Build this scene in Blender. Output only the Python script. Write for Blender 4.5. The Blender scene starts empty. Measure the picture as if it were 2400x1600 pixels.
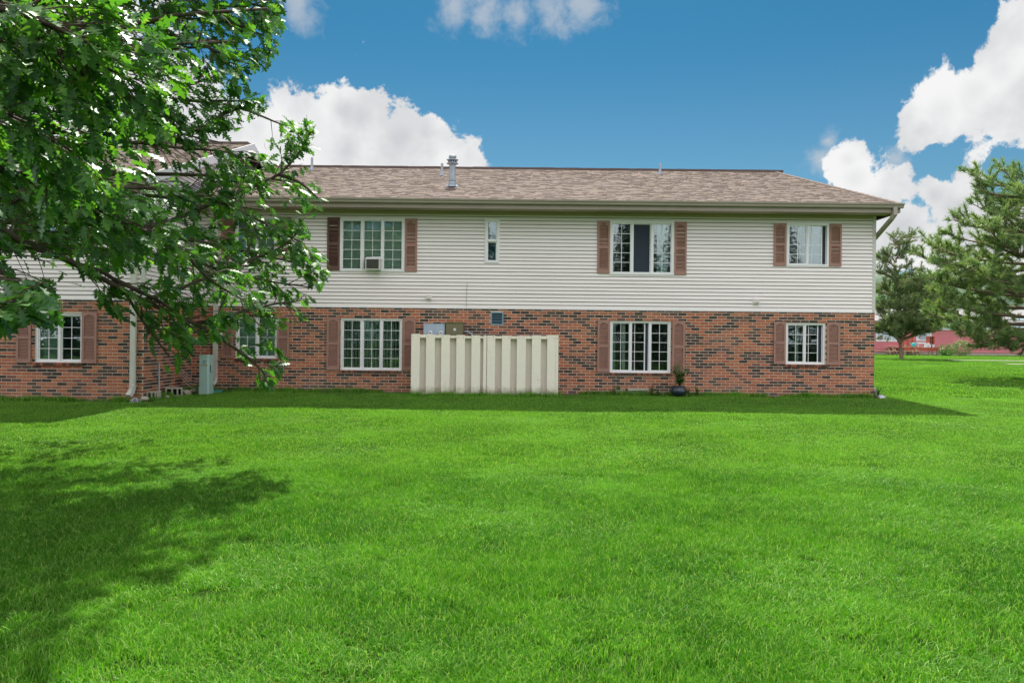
import bpy, math, random
import numpy as np
from mathutils import Vector, Matrix, Euler

random.seed(7)
RNG = np.random.default_rng(11)
SC = bpy.context.scene
COL = SC.collection

# ------------------------------------------------------------------ camera
FPX = 1867.0            # focal length in photo pixels (28 mm lens on a 36 mm wide sensor)
ROLL = 0.0105
EYE = 1.6
cam_d = bpy.data.cameras.new('camera')
cam_d.sensor_width = 36.0
cam_d.lens = 28.0
cam_d.clip_start = 0.05
cam_d.clip_end = 3000
cam = bpy.data.objects.new('camera', cam_d)
cam.location = (0, 0, EYE)
cam.rotation_euler = (math.pi / 2, -ROLL, 0)
COL.objects.link(cam)
SC.camera = cam
SC.view_settings.view_transform = 'Standard'
SC.view_settings.look = 'None'
SC.view_settings.gamma = 1
SC.view_settings.use_curve_mapping = False
SC.view_settings.exposure = 1.2
SC.render.engine = 'CYCLES'
SC.cycles.max_bounces = 8
SC.cycles.diffuse_bounces = 3
SC.cycles.glossy_bounces = 3
SC.cycles.transmission_bounces = 4
SC.cycles.transparent_max_bounces = 12
SC.cycles.use_denoising = True

SUN_EL = math.radians(56)
SUN_STRENGTH = 4.7
SKY_STRENGTH = 0.1
SKY_LOW = (0.190, 0.320, 0.334)
SKY_HIGH = (0.091, 0.279, 0.320)
CLOUD_LIT = (0.40, 0.40, 0.40)
CLOUD_SHADE = (0.275, 0.282, 0.292)
CLOUD_FILL_GAIN = 2.8


def unroll(px, py):
    """photo pixel -> offset from the picture centre with the camera's small roll taken out"""
    x, y = px - 1200.0, py - 800.0
    c, s = math.cos(ROLL), math.sin(ROLL)
    return x * c + y * s, -x * s + y * c


def at(px, py, Y):
    x, y = unroll(px, py)
    return Vector((x / FPX * Y, Y, EYE - y / FPX * Y))


def atd(dx, dy, Y):
    """same, measured on the 2352 px wide view of the photo"""
    return at(dx * 1.0204, dy * 1.0204, Y)


# ------------------------------------------------------------------ node helpers
def new_mat(name):
    m = bpy.data.materials.new(name)
    m.use_nodes = True
    nt = m.node_tree
    nt.nodes.clear()
    out = nt.nodes.new('ShaderNodeOutputMaterial')
    return m, nt, out


def N(nt, t, **kw):
    n = nt.nodes.new(t)
    for k, v in kw.items():
        if k.startswith('i_'):
            key = k[2:]
            key = int(key) if key.isdigit() else key
            n.inputs[key].default_value = v
        else:
            setattr(n, k, v)
    return n


def mathn(nt, op, a, b=None, c=None, clamp=False):
    n = nt.nodes.new('ShaderNodeMath')
    n.operation = op
    n.use_clamp = clamp
    for i, v in enumerate((a, b, c)):
        if v is None:
            continue
        if isinstance(v, (int, float)):
            n.inputs[i].default_value = v
        else:
            nt.links.new(v, n.inputs[i])
    return n.outputs[0]


def rgba(c):
    return (c[0], c[1], c[2], 1.0)


def mixc(nt, fac, a, b, mode='MIX'):
    n = nt.nodes.new('ShaderNodeMix')
    n.data_type = 'RGBA'
    n.blend_type = mode
    for sock, v in ((n.inputs[0], fac), (n.inputs[6], a), (n.inputs[7], b)):
        if isinstance(v, (int, float)):
            sock.default_value = v
        elif isinstance(v, (tuple, list)):
            sock.default_value = rgba(v)
        else:
            nt.links.new(v, sock)
    return n.outputs[2]


def noise(nt, vec, scale, detail=4, rough=0.55, stretch=None):
    if stretch is not None:
        mp = N(nt, 'ShaderNodeMapping')
        mp.inputs['Scale'].default_value = stretch
        nt.links.new(vec, mp.inputs['Vector'])
        vec = mp.outputs[0]
    n = N(nt, 'ShaderNodeTexNoise')
    n.inputs['Scale'].default_value = scale
    n.inputs['Detail'].default_value = detail
    n.inputs['Roughness'].default_value = rough
    nt.links.new(vec, n.inputs['Vector'])
    return n.outputs[0]


def ramp(nt, fac, lo, hi):
    n = nt.nodes.new('ShaderNodeMapRange')
    n.interpolation_type = 'SMOOTHSTEP'
    nt.links.new(fac, n.inputs[0])
    n.inputs[1].default_value = lo
    n.inputs[2].default_value = hi
    return n.outputs[0]


def surf(name, col, col2=None, rough=0.7, nscale=8.0, amount=0.6, stretch=None, bump=0.0, bscale=60.0,
         spec=0.3, dirt=None, dirt_scale=2.0, dirt_amt=0.5, metallic=0.0, bstretch=None, foot=None):
    """painted / mineral surface: two tones mixed by noise, a stain colour and fine relief"""
    m, nt, out = new_mat(name)
    geo = N(nt, 'ShaderNodeNewGeometry')
    pos = geo.outputs['Position']
    c = rgba(col)
    base = None
    if col2 is not None:
        f = ramp(nt, noise(nt, pos, nscale, 5, 0.6, stretch), 0.5 - amount / 2, 0.5 + amount / 2)
        base = mixc(nt, f, col, col2)
    if dirt is not None:
        f = ramp(nt, noise(nt, pos, dirt_scale, 7, 0.68), 0.62 - 0.0, 0.80)
        f = mathn(nt, 'MULTIPLY', f, dirt_amt)
        base = mixc(nt, f, base if base is not None else col, dirt)
    if foot is not None:      # splashed soil and algae up to a ragged height (z, colour)
        sp_ = N(nt, 'ShaderNodeSeparateXYZ')
        nt.links.new(pos, sp_.inputs[0])
        zz = mathn(nt, 'MULTIPLY_ADD', noise(nt, pos, 9.0, 5, 0.65), -0.30, sp_.outputs['Z'])
        f = mathn(nt, 'SUBTRACT', 1.0, ramp(nt, zz, foot[0] - 0.16, foot[0] + 0.06))
        base = mixc(nt, mathn(nt, 'MULTIPLY', f, 0.7), base if base is not None else col, foot[1])
    b = N(nt, 'ShaderNodeBsdfPrincipled')
    b.inputs['Base Color'].default_value = c
    if base is not None:
        nt.links.new(base, b.inputs['Base Color'])
    b.inputs['Roughness'].default_value = rough
    b.inputs['Specular IOR Level'].default_value = spec
    b.inputs['Metallic'].default_value = metallic
    if bump > 0:
        bn = N(nt, 'ShaderNodeBump')
        bn.inputs['Strength'].default_value = bump
        bn.inputs['Distance'].default_value = 0.01
        nt.links.new(noise(nt, pos, bscale, 5, 0.6, bstretch), bn.inputs['Height'])
        nt.links.new(bn.outputs[0], b.inputs['Normal'])
    nt.links.new(b.outputs[0], out.inputs[0])
    return m


# ------------------------------------------------------------------ sky with clouds
world = bpy.data.worlds.new('World')
SC.world = world
world.use_nodes = True


HEAPS = [(555, 300, 62), (600, 290, 56), (655, 345, 90), (700, 272, 62), (740, 300, 62), (803, 262, 60), (850, 285, 62), (790, 350, 120),
         (940, 330, 66), (1006, 312, 38), (990, 375, 80), (1075, 388, 54), (890, 400, 120), (430, 350, 130), (270, 230, 140), (120, 120, 210), (40, 360, 200),
         (2165, 300, 40), (2205, 262, 60), (2285, 215, 58), (2345, 165, 58), (2405, 80, 56), (2330, 262, 72), (2450, 200, 120),
         (1988, 374, 34), (2005, 418, 50), (2065, 470, 58), (2125, 535, 74), (2195, 455, 36), (2245, 482, 56), (2250, 590, 105), (2060, 590, 80), (2450, 580, 100)]


def build_world():
    nt = world.node_tree
    nt.nodes.clear()
    out = N(nt, 'ShaderNodeOutputWorld')
    bg = N(nt, 'ShaderNodeBackground')
    bg.inputs['Strength'].default_value = SKY_STRENGTH
    sky = N(nt, 'ShaderNodeTexSky', sky_type='NISHITA')
    sky.sun_disc = False
    sky.sun_elevation = SUN_EL
    sky.sun_rotation = 0.0
    sky.altitude = 300
    sky.air_density = 1.0
    sky.dust_density = 0.35
    sky.ozone_density = 2.2
    tc = N(nt, 'ShaderNodeTexCoord')
    d = tc.outputs['Generated']
    sep = N(nt, 'ShaderNodeSeparateXYZ')
    nt.links.new(d, sep.inputs[0])
    tint = mixc(nt, ramp(nt, sep.outputs['Z'], 0.17, 0.38), SKY_LOW, SKY_HIGH)      # hazier towards the horizon, all round
    blue = mixc(nt, 1.0, sky.outputs[0], tint, 'MULTIPLY')
    # ---- heaps of cumulus: nearness to a handful of directions, broken up by noise
    acc = None
    for (px, py, r) in HEAPS:
        x, y = unroll(px, py)
        v = Vector((x / FPX, 1.0, -y / FPX)).normalized()
        dn = N(nt, 'ShaderNodeVectorMath', operation='DISTANCE')
        nt.links.new(d, dn.inputs[0])
        dn.inputs[1].default_value = v
        val = mathn(nt, 'MULTIPLY_ADD', dn.outputs['Value'], -FPX / (r * 1.42), 1.0)
        acc = val if acc is None else mathn(nt, 'SMOOTH_MAX', acc, val, 0.15)
    # the rest of the sky carries the same broken cumulus
    front = ramp(nt, sep.outputs['Y'], 0.55, 0.80)
    low = noise(nt, d, 2.4, 2, 0.5)
    wide = mathn(nt, 'MULTIPLY_ADD', low, 5.0, -2.2)
    wide = mathn(nt, 'MINIMUM', wide, 0.8)
    wide = mathn(nt, 'MULTIPLY_ADD', front, -6.0, wide)
    acc = mathn(nt, 'MAXIMUM', acc, wide)
    fine = N(nt, 'ShaderNodeTexNoise')
    fine.inputs['Scale'].default_value = 21.0
    fine.inputs['Detail'].default_value = 7.5
    fine.inputs['Roughness'].default_value = 0.63
    fine.inputs['Distortion'].default_value = 0.25
    nt.links.new(d, fine.inputs['Vector'])
    fb = mathn(nt, 'MINIMUM', fine.outputs[0], 0.74)
    dens = mathn(nt, 'ADD', acc, mathn(nt, 'MULTIPLY_ADD', fb, 2.3, -1.22))
    mask = ramp(nt, dens, 0.05, 0.25)
    soft = noise(nt, d, 13.0, 4, 0.52)
    # billow relief: the swelling parts are white, the hollows between them and the deep core greyer
    relief = ramp(nt, mathn(nt, 'MULTIPLY_ADD', acc, 0.10, soft), 0.36, 0.66)
    core = ramp(nt, acc, 0.50, 1.0)
    sh = mathn(nt, 'ADD', mathn(nt, 'MULTIPLY', mathn(nt, 'SUBTRACT', 1.0, relief), 0.75), mathn(nt, 'MULTIPLY', core, 0.35), clamp=True)
    k = 1.0 / SKY_STRENGTH
    ccol = mixc(nt, sh, tuple(k * q for q in CLOUD_LIT), tuple(k * q for q in CLOUD_SHADE))
    # unseen clouds opposite the sun are boosted as added fill for the shaded facade
    facing = mathn(nt, 'MULTIPLY_ADD', ramp(nt, sep.outputs['Y'], 0.45, -0.75), CLOUD_FILL_GAIN - 1.0, 1.0)
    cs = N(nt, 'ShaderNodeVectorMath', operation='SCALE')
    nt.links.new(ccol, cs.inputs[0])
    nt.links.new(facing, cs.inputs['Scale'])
    wacc = None
    for (px, py, r) in ((1065, 12, 62), (1140, 22, 66), (1215, 38, 58), (1290, 14, 66), (1365, 4, 58), (700, 12, 52), (1938, 374, 40), (1940, 330, 26), (2100, 372, 24)):
        x, y = unroll(px, py)
        dn = N(nt, 'ShaderNodeVectorMath', operation='DISTANCE')
        nt.links.new(d, dn.inputs[0])
        dn.inputs[1].default_value = Vector((x / FPX, 1.0, -y / FPX)).normalized()
        val = mathn(nt, 'MULTIPLY_ADD', dn.outputs['Value'], -FPX / (r * 1.35), 1.0)
        wacc = val if wacc is None else mathn(nt, 'MAXIMUM', wacc, val)
    wide2 = mathn(nt, 'MULTIPLY_ADD', front, -6.0, mathn(nt, 'MULTIPLY_ADD', low, 5.0, -2.6))
    wacc = mathn(nt, 'MAXIMUM', wacc, wide2)
    wisp = ramp(nt, mathn(nt, 'ADD', wacc, mathn(nt, 'MULTIPLY_ADD', fb, 2.6, -1.45)), 0.0, 0.95)
    wisp = mathn(nt, 'MULTIPLY', wisp, 0.62)
    c0 = mixc(nt, wisp, blue, tuple(k * q for q in CLOUD_SHADE))
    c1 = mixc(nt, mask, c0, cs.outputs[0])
    gmask = ramp(nt, sep.outputs['Z'], -0.02, 0.0)
    c2 = mixc(nt, gmask, (0.05 * k, 0.09 * k, 0.03 * k), c1)
    nt.links.new(c2, bg.inputs[0])
    nt.links.new(bg.outputs[0], out.inputs[0])
    world.cycles.sampling_method = 'MANUAL'
    world.cycles.sample_map_resolution = 512


build_world()

sun_d = bpy.data.lights.new('sun', 'SUN')
sun_d.energy = SUN_STRENGTH
sun_d.angle = math.radians(0.6)
sun_d.color = (1.0, 0.955, 0.88)
sun = bpy.data.objects.new('sun', sun_d)
sun.rotation_euler = (-(math.pi / 2 - SUN_EL), 0, 0)   # light comes from +Y, behind the building
sun.location = (0, 60, 90)
COL.objects.link(sun)


# ------------------------------------------------------------------ mesh helpers
class MB:
    """collects boxes, tubes and free faces, and links them as ONE mesh object"""

    def __init__(self):
        self.v, self.f, self.m = [], [], []

    def add(self, vs, fs, mi=0):
        o = len(self.v)
        self.v.extend([tuple(p) for p in vs])
        for f in fs:
            self.f.append(tuple(i + o for i in f))
            self.m.append(mi)

    def box(self, x0, x1, y0, y1, z0, z1, mi=0, M=None):
        vs = [(x0, y0, z0), (x1, y0, z0), (x1, y1, z0), (x0, y1, z0), (x0, y0, z1), (x1, y0, z1), (x1, y1, z1), (x0, y1, z1)]
        if M is not None:
            vs = [M @ Vector(p) for p in vs]
        self.add(vs, [(0, 3, 2, 1), (4, 5, 6, 7), (0, 1, 5, 4), (1, 2, 6, 5), (2, 3, 7, 6), (3, 0, 4, 7)], mi)

    def cbox(self, c, s, mi=0, rz=0.0, rx=0.0, ry=0.0):
        M = Matrix.Translation(c) @ Euler((rx, ry, rz)).to_matrix().to_4x4()
        a, b, d = s[0] / 2, s[1] / 2, s[2] / 2
        self.box(-a, a, -b, b, -d, d, mi, M)

    def tube(self, pts, rad, n=6, mi=0, caps=True):
        pts = [Vector(p) for p in pts]
        if not hasattr(rad, '__len__'):
            rad = [rad] * len(pts)
        rings = []
        up = Vector((0.13, 0.21, 0.97))
        for i, p in enumerate(pts):
            t = (pts[min(i + 1, len(pts) - 1)] - pts[max(i - 1, 0)])
            if t.length < 1e-7:
                t = Vector((0, 0, 1))
            t.normalize()
            a = t.cross(up)
            if a.length < 0.05:
                a = t.cross(Vector((1, 0, 0)))
            a.normalize()
            b = t.cross(a)
            rings.append([p + (a * math.cos(2 * math.pi * k / n) + b * math.sin(2 * math.pi * k / n)) * rad[i] for k in range(n)])
        vs = [q for r in rings for q in r]
        fs = []
        for i in range(len(rings) - 1):
            for k in range(n):
                a0, a1 = i * n + k, i * n + (k + 1) % n
                fs.append((a0, a1, a1 + n, a0 + n))
        if caps:
            fs.append(tuple(range(n))[::-1])
            fs.append(tuple((len(rings) - 1) * n + k for k in range(n)))
        self.add(vs, fs, mi)

    def lathe(self, c, prof, n=20, mi=0):
        """prof: list of (radius, z)"""
        vs, fs = [], []
        for r, z in prof:
            for k in range(n):
                a = 2 * math.pi * k / n
                vs.append((c[0] + r * math.cos(a), c[1] + r * math.sin(a), c[2] + z))
        for i in range(len(prof) - 1):
            for k in range(n):
                a0, a1 = i * n + k, i * n + (k + 1) % n
                fs.append((a0, a1, a1 + n, a0 + n))
        fs.append(tuple(range(n))[::-1])
        fs.append(tuple((len(prof) - 1) * n + k for k in range(n)))
        self.add(vs, fs, mi)

    def mesh(self, name, mats, smooth=False):
        me = bpy.data.meshes.new(name)
        me.from_pydata(self.v, [], self.f)
        for m in (mats if isinstance(mats, (list, tuple)) else [mats]):
            me.materials.append(m)
        if any(self.m):
            me.polygons.foreach_set('material_index', self.m)
        if smooth:
            me.polygons.foreach_set('use_smooth', [True] * len(me.polygons))
        me.update()
        return me

    def build(self, name, mats, parent=None, smooth=False):
        return link(name, self.mesh(name, mats, smooth), parent)


def link(name, me, parent=None, kind=None):
    o = bpy.data.objects.new(name, me)
    COL.objects.link(o)
    if parent is not None:
        o.parent = parent
        o.matrix_parent_inverse = parent.matrix_basis.inverted()
    if kind:
        o['kind'] = kind
    return o


def tag(o, label, cat, group=None, kind=None):
    o['label'] = label
    o['category'] = cat
    if group:
        o['group'] = group
    if kind:
        o['kind'] = kind
    return o


def thing(name, label, cat, loc=(0, 0, 0), rz=0.0, group=None):
    o = bpy.data.objects.new(name, None)
    o.empty_display_size = 0.2
    o.location = loc
    o.rotation_euler = (0, 0, rz)
    COL.objects.link(o)
    return tag(o, label, cat, group)


def local(o):
    """children of a thing built round its own origin need no inverse"""
    for c in o.children:
        c.matrix_parent_inverse = Matrix.Identity(4)


def big_mesh(name, V, F, mats, mi=None, tone=None):
    """numpy arrays of vertices (n,3) and equal-sized faces (k,m) -> mesh"""
    me = bpy.data.meshes.new(name)
    k, w = F.shape
    me.vertices.add(len(V))
    me.vertices.foreach_set('co', np.ascontiguousarray(V, dtype=np.float32).ravel())
    me.loops.add(k * w)
    me.loops.foreach_set('vertex_index', np.ascontiguousarray(F, dtype=np.int32).ravel())
    me.polygons.add(k)
    me.polygons.foreach_set('loop_start', np.arange(0, k * w, w, dtype=np.int32))
    me.polygons.foreach_set('loop_total', np.full(k, w, dtype=np.int32))
    for m in (mats if isinstance(mats, (list, tuple)) else [mats]):
        me.materials.append(m)
    if mi is not None:
        me.polygons.foreach_set('material_index', np.ascontiguousarray(mi, dtype=np.int32))
    if tone is not None:
        at_ = me.attributes.new('tone', 'FLOAT', 'POINT')
        at_.data.foreach_set('value', np.ascontiguousarray(tone, dtype=np.float32))
    me.update(calc_edges=True)
    me.validate()
    return me


# ------------------------------------------------------------------ materials
M = {}
M['mortar'] = surf('mortar', (0.72, 0.62, 0.52), (0.60, 0.51, 0.42), 0.9, 6, 0.5, bump=0.3, bscale=120)


def brick_mat(name, a, b, dark, thr):
    m, nt, out = new_mat(name)
    geo = N(nt, 'ShaderNodeNewGeometry')
    pos = geo.outputs['Position']
    f = noise(nt, pos, 26, 4, 0.6, (0.45, 0.45, 2.2))
    c = mixc(nt, ramp(nt, f, 0.3, 0.7), a, b)
    sp = ramp(nt, noise(nt, pos, 9.0, 5, 0.7, (0.8, 0.8, 3.2)), thr, thr + 0.07)
    c = mixc(nt, sp, c, dark)
    # rain-splashed soil low on the wall and pale bloom in blotches
    sep = N(nt, 'ShaderNodeSeparateXYZ')
    nt.links.new(pos, sep.inputs[0])
    low = mathn(nt, 'SUBTRACT', 1.0, ramp(nt, mathn(nt, 'ADD', sep.outputs['Z'], mathn(nt, 'MULTIPLY', noise(nt, pos, 1.6, 4), 0.35)), 0.50, 0.95))
    c = mixc(nt, mathn(nt, 'MULTIPLY', low, 0.32), c, (0.21, 0.15, 0.10))
    bl = ramp(nt, noise(nt, pos, 0.7, 5, 0.6), 0.56, 0.75)
    c = mixc(nt, mathn(nt, 'MULTIPLY', bl, 0.25), c, (0.36, 0.27, 0.22))
    b_ = N(nt, 'ShaderNodeBsdfPrincipled')
    b_.inputs['Roughness'].default_value = 0.82
    b_.inputs['Specular IOR Level'].default_value = 0.25
    nt.links.new(c, b_.inputs['Base Color'])
    bn = N(nt, 'ShaderNodeBump')
    bn.inputs['Strength'].default_value = 0.35
    bn.inputs['Distance'].default_value = 0.006
    nt.links.new(noise(nt, pos, 70, 5, 0.65, (1, 1, 1)), bn.inputs['Height'])
    nt.links.new(bn.outputs[0], b_.inputs['Normal'])
    nt.links.new(b_.outputs[0], out.inputs[0])
    return m


RED = [((0.47, 0.155, 0.080), (0.35, 0.110, 0.062)), ((0.39, 0.122, 0.070), (0.46, 0.160, 0.088)), ((0.33, 0.105, 0.066), (0.40, 0.135, 0.078)),
       ((0.50, 0.185, 0.100), (0.39, 0.135, 0.075)), ((0.25, 0.097, 0.070), (0.19, 0.080, 0.062)), ((0.42, 0.140, 0.086), (0.30, 0.108, 0.072))]
DARK = [((0.088, 0.053, 0.048), (0.125, 0.070, 0.058)), ((0.042, 0.032, 0.032), (0.078, 0.048, 0.043)), ((0.14, 0.078, 0.063), (0.095, 0.058, 0.050)),
        ((0.185, 0.092, 0.070), (0.12, 0.066, 0.054))]
BRICKS = [brick_mat('brick_red', a, b, (0.12, 0.06, 0.05), 0.70) for a, b in RED] + \
         [brick_mat('brick_dark', a, b, (0.045, 0.035, 0.033), 0.60) for a, b in DARK]

M['siding'] = surf('siding', (0.88, 0.795, 0.80), (0.82, 0.74, 0.735), 0.55, 1.3, 0.6, (0.5, 0.5, 3), bump=0.05, bscale=40,
                   dirt=(0.52, 0.42, 0.31), dirt_scale=1.3, dirt_amt=0.45, bstretch=(0.1, 1, 4))
M['vinyl'] = surf('white_vinyl', (0.83, 0.80, 0.83), (0.78, 0.75, 0.78), 0.4, 3, 0.6, dirt=(0.50, 0.48, 0.42), dirt_scale=5, dirt_amt=0.25)
M['trim'] = surf('corner_trim', (0.58, 0.56, 0.52), (0.53, 0.51, 0.48), 0.5, 2, 0.6)
M['shutter'] = surf('shutter', (0.38, 0.205, 0.168), (0.315, 0.167, 0.14), 0.6, 5, 0.7, dirt=(0.11, 0.055, 0.06), dirt_scale=3.4, dirt_amt=0.7)
M['shutter_dark'] = surf('shutter_dark', (0.115, 0.06, 0.055), (0.15, 0.075, 0.065), 0.55, 3, 0.7, dirt=(0.05, 0.03, 0.035), dirt_scale=3, dirt_amt=0.5)
M['gutter'] = surf('gutter', (0.385, 0.325, 0.285), (0.335, 0.28, 0.245), 0.42, 1.5, 0.6, dirt=(0.16, 0.13, 0.10), dirt_scale=2.5, dirt_amt=0.4)
M['fascia'] = surf('fascia', (0.33, 0.27, 0.23), (0.28, 0.225, 0.195), 0.5, 1.5, 0.6)
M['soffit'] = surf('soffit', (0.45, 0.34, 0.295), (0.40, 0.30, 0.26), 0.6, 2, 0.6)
M['frieze'] = surf('shaded_frieze', (0.50, 0.375, 0.31), (0.45, 0.335, 0.28), 0.55, 1.5, 0.6)  # brown tone carries the shade under the eave
M['spout'] = surf('downspout', (0.60, 0.58, 0.53), (0.52, 0.50, 0.46), 0.5, 3, 0.6, dirt=(0.35, 0.30, 0.22), dirt_scale=6, dirt_amt=0.5)
M['deck_felt'] = surf('roof_felt', (0.10, 0.08, 0.07), rough=0.95)
SH = [(0.198, 0.155, 0.133), (0.187, 0.146, 0.127), (0.208, 0.164, 0.139), (0.172, 0.134, 0.118), (0.200, 0.163, 0.130), (0.187, 0.152, 0.138)]
SHINGLES = [surf('shingle', c, tuple(x * 0.78 for x in c), 0.95, 22, 0.7, bump=0.4, bscale=200, spec=0.1) for c in SH]
M['ridge'] = surf('ridge_shingle', (0.15, 0.10, 0.095), (0.11, 0.08, 0.075), 0.95, 20, 0.6)
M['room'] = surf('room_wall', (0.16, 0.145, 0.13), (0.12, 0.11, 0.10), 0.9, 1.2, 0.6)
M['blind'] = surf('blind_slat', (0.78, 0.80, 0.76), (0.70, 0.74, 0.70), 0.6, 2, 0.6)
M['curtain'] = surf('curtain', (0.42, 0.55, 0.52), (0.30, 0.43, 0.42), 0.9, 4, 0.7, (6, 6, 0.2))
M['navy'] = surf('navy_reflection', (0.055, 0.13, 0.21), (0.04, 0.10, 0.17), 0.9, 4, 0.7, (6, 6, 0.2))  # stands in for the blue mirrored in the narrow window
M['lilac'] = surf('lilac_curtain', (0.40, 0.37, 0.52), (0.30, 0.28, 0.42), 0.9, 4, 0.7, (6, 6, 0.2))
M['screen'] = surf('insect_screen', (0.035, 0.045, 0.065), (0.028, 0.036, 0.055), 0.7, 3, 0.6, spec=0.2)
M['cream'] = surf('cream_paint', (0.92, 0.84, 0.74), (0.87, 0.79, 0.69), 0.65, 14, 0.6, (0.25, 1, 4), bump=0.25, bscale=60,
                  dirt=(0.46, 0.40, 0.30), dirt_scale=4.5, dirt_amt=0.6, bstretch=(0.3, 1, 5), foot=(0.42, (0.26, 0.24, 0.13)))
M['galv'] = surf('galvanised_steel', (0.36, 0.40, 0.46), (0.29, 0.325, 0.375), 0.45, 5, 0.6, metallic=0.35, dirt=(0.20, 0.16, 0.12), dirt_scale=5, dirt_amt=0.3)
M['meter_blue'] = surf('meter_box_paint', (0.42, 0.50, 0.61), (0.36, 0.43, 0.53), 0.45, 4, 0.6, dirt=(0.25, 0.22, 0.2), dirt_scale=6, dirt_amt=0.3)
M['olive'] = surf('olive_paint', (0.21, 0.185, 0.105), (0.17, 0.15, 0.085), 0.5, 4, 0.6, dirt=(0.26, 0.16, 0.08), dirt_scale=5, dirt_amt=0.5)
M['louvre'] = surf('blue_grey_metal', (0.22, 0.33, 0.42), (0.18, 0.27, 0.35), 0.4, 5, 0.6, metallic=0.2)
M['black'] = surf('black_plastic', (0.02, 0.02, 0.022), (0.03, 0.03, 0.03), 0.45, 5, 0.6)
M['dark'] = surf('dark_void', (0.012, 0.012, 0.014), rough=0.9)
M['pedestal'] = surf('pale_green_paint', (0.40, 0.55, 0.51), (0.35, 0.49, 0.455), 0.4, 2.5, 0.6, dirt=(0.25, 0.30, 0.24), dirt_scale=5, dirt_amt=0.35)
M['blueprint'] = surf('blue_print', (0.08, 0.12, 0.32), rough=0.6)
M['amber'] = surf('amber_print', (0.42, 0.25, 0.06), (0.25, 0.18, 0.07), 0.6, 60, 0.5)
M['concrete'] = surf('concrete', (0.52, 0.48, 0.40), (0.38, 0.345, 0.28), 0.92, 7, 0.6, bump=0.5, bscale=80, dirt=(0.14, 0.12, 0.085), dirt_scale=5, dirt_amt=0.7)
M['stone'] = surf('stone', (0.46, 0.41, 0.33), (0.33, 0.28, 0.22), 0.9, 9, 0.6, bump=0.4, bscale=50)
M['teal_plastic'] = surf('teal_plastic', (0.10, 0.36, 0.29), (0.07, 0.28, 0.23), 0.5, 5, 0.6)
M['cap_grey'] = surf('grey_cloth', (0.17, 0.175, 0.20), (0.13, 0.135, 0.155), 0.85, 30, 0.6)
M['pale'] = surf('pale_seam', (0.62, 0.62, 0.62), rough=0.7)
M['cable'] = surf('white_cable', (0.66, 0.62, 0.60), rough=0.5)
M['pot'] = surf('blue_black_glaze', (0.018, 0.028, 0.045), (0.025, 0.036, 0.055), 0.3, 5, 0.6, spec=0.6)
M['soil'] = surf('soil', (0.05, 0.035, 0.025), (0.075, 0.055, 0.04), 0.95, 30, 0.6, bump=0.8, bscale=60)
M['ac_case'] = surf('air_conditioner_case', (0.66, 0.65, 0.60), (0.58, 0.57, 0.53), 0.5, 5, 0.6)
M['ac_grille'] = surf('air_conditioner_coil', (0.10, 0.095, 0.085), (0.07, 0.065, 0.06), 0.6, 20, 0.6)
M['bark'] = surf('oak_bark', (0.11, 0.085, 0.065), (0.055, 0.042, 0.034), 0.9, 14, 0.7, (1, 1, 0.35), bump=0.7, bscale=40)
M['twig'] = surf('twig_bark', (0.12, 0.085, 0.06), (0.07, 0.05, 0.038), 0.8, 20, 0.7)
M['pine_bark'] = surf('pine_bark', (0.26, 0.19, 0.14), (0.15, 0.105, 0.08), 0.9, 9, 0.7, (1, 1, 0.4), bump=0.8, bscale=25)
M['pink_siding'] = surf('pink_siding', (0.60, 0.19, 0.215), (0.54, 0.165, 0.19), 0.6, 1.5, 0.6)
M['foundation'] = surf('foundation', (0.45, 0.40, 0.31), (0.36, 0.32, 0.25), 0.9, 3, 0.6)
M['house_roof'] = surf('house_roof', (0.24, 0.23, 0.23), (0.18, 0.175, 0.18), 0.9, 3, 0.6)
M['red_wood'] = surf('red_stained_wood', (0.42, 0.10, 0.055), (0.33, 0.08, 0.05), 0.7, 6, 0.6, (0.3, 1, 4))
M['table_wood'] = surf('weathered_table_wood', (0.50, 0.30, 0.21), (0.40, 0.24, 0.17), 0.75, 6, 0.6, (0.3, 4, 4))
M['post_wood'] = surf('post_wood', (0.42, 0.34, 0.22), (0.32, 0.25, 0.17), 0.8, 6, 0.6)
M['teal_can'] = surf('turquoise_plastic', (0.03, 0.42, 0.44), (0.025, 0.36, 0.38), 0.4, 5, 0.6)
M['white_paint'] = surf('white_paint', (0.74, 0.75, 0.77), (0.66, 0.67, 0.70), 0.5, 2, 0.6)
M['walk'] = surf('path_concrete', (0.24, 0.26, 0.17), (0.17, 0.21, 0.11), 0.9, 3, 0.6)
M['hill'] = surf('hill_trees', (0.075, 0.115, 0.07), (0.04, 0.075, 0.048), 0.95, 0.10, 0.5)


def glass_mat():
    m, nt, out = new_mat('window_glass')
    tr = N(nt, 'ShaderNodeBsdfTransparent')
    tr.inputs[0].default_value = (0.86, 0.94, 0.90, 1)
    gl = N(nt, 'ShaderNodeBsdfGlossy')
    gl.inputs['Roughness'].default_value = 0.0
    gl.inputs[0].default_value = (0.84, 0.94, 1.0, 1)
    geo = N(nt, 'ShaderNodeNewGeometry')
    bn = N(nt, 'ShaderNodeBump')
    bn.inputs['Strength'].default_value = 0.02
    bn.inputs['Distance'].default_value = 0.05
    nt.links.new(noise(nt, geo.outputs['Position'], 5.0, 2, 0.5), bn.inputs['Height'])
    nt.links.new(bn.outputs[0], gl.inputs['Normal'])
    fr = N(nt, 'ShaderNodeFresnel')
    fr.inputs['IOR'].default_value = 1.82
    mx = N(nt, 'ShaderNodeMixShader')
    nt.links.new(fr.outputs[0], mx.inputs[0])
    nt.links.new(tr.outputs[0], mx.inputs[1])
    nt.links.new(gl.outputs[0], mx.inputs[2])
    nt.links.new(mx.outputs[0], out.inputs[0])
    return m


M['glass'] = glass_mat()


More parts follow.
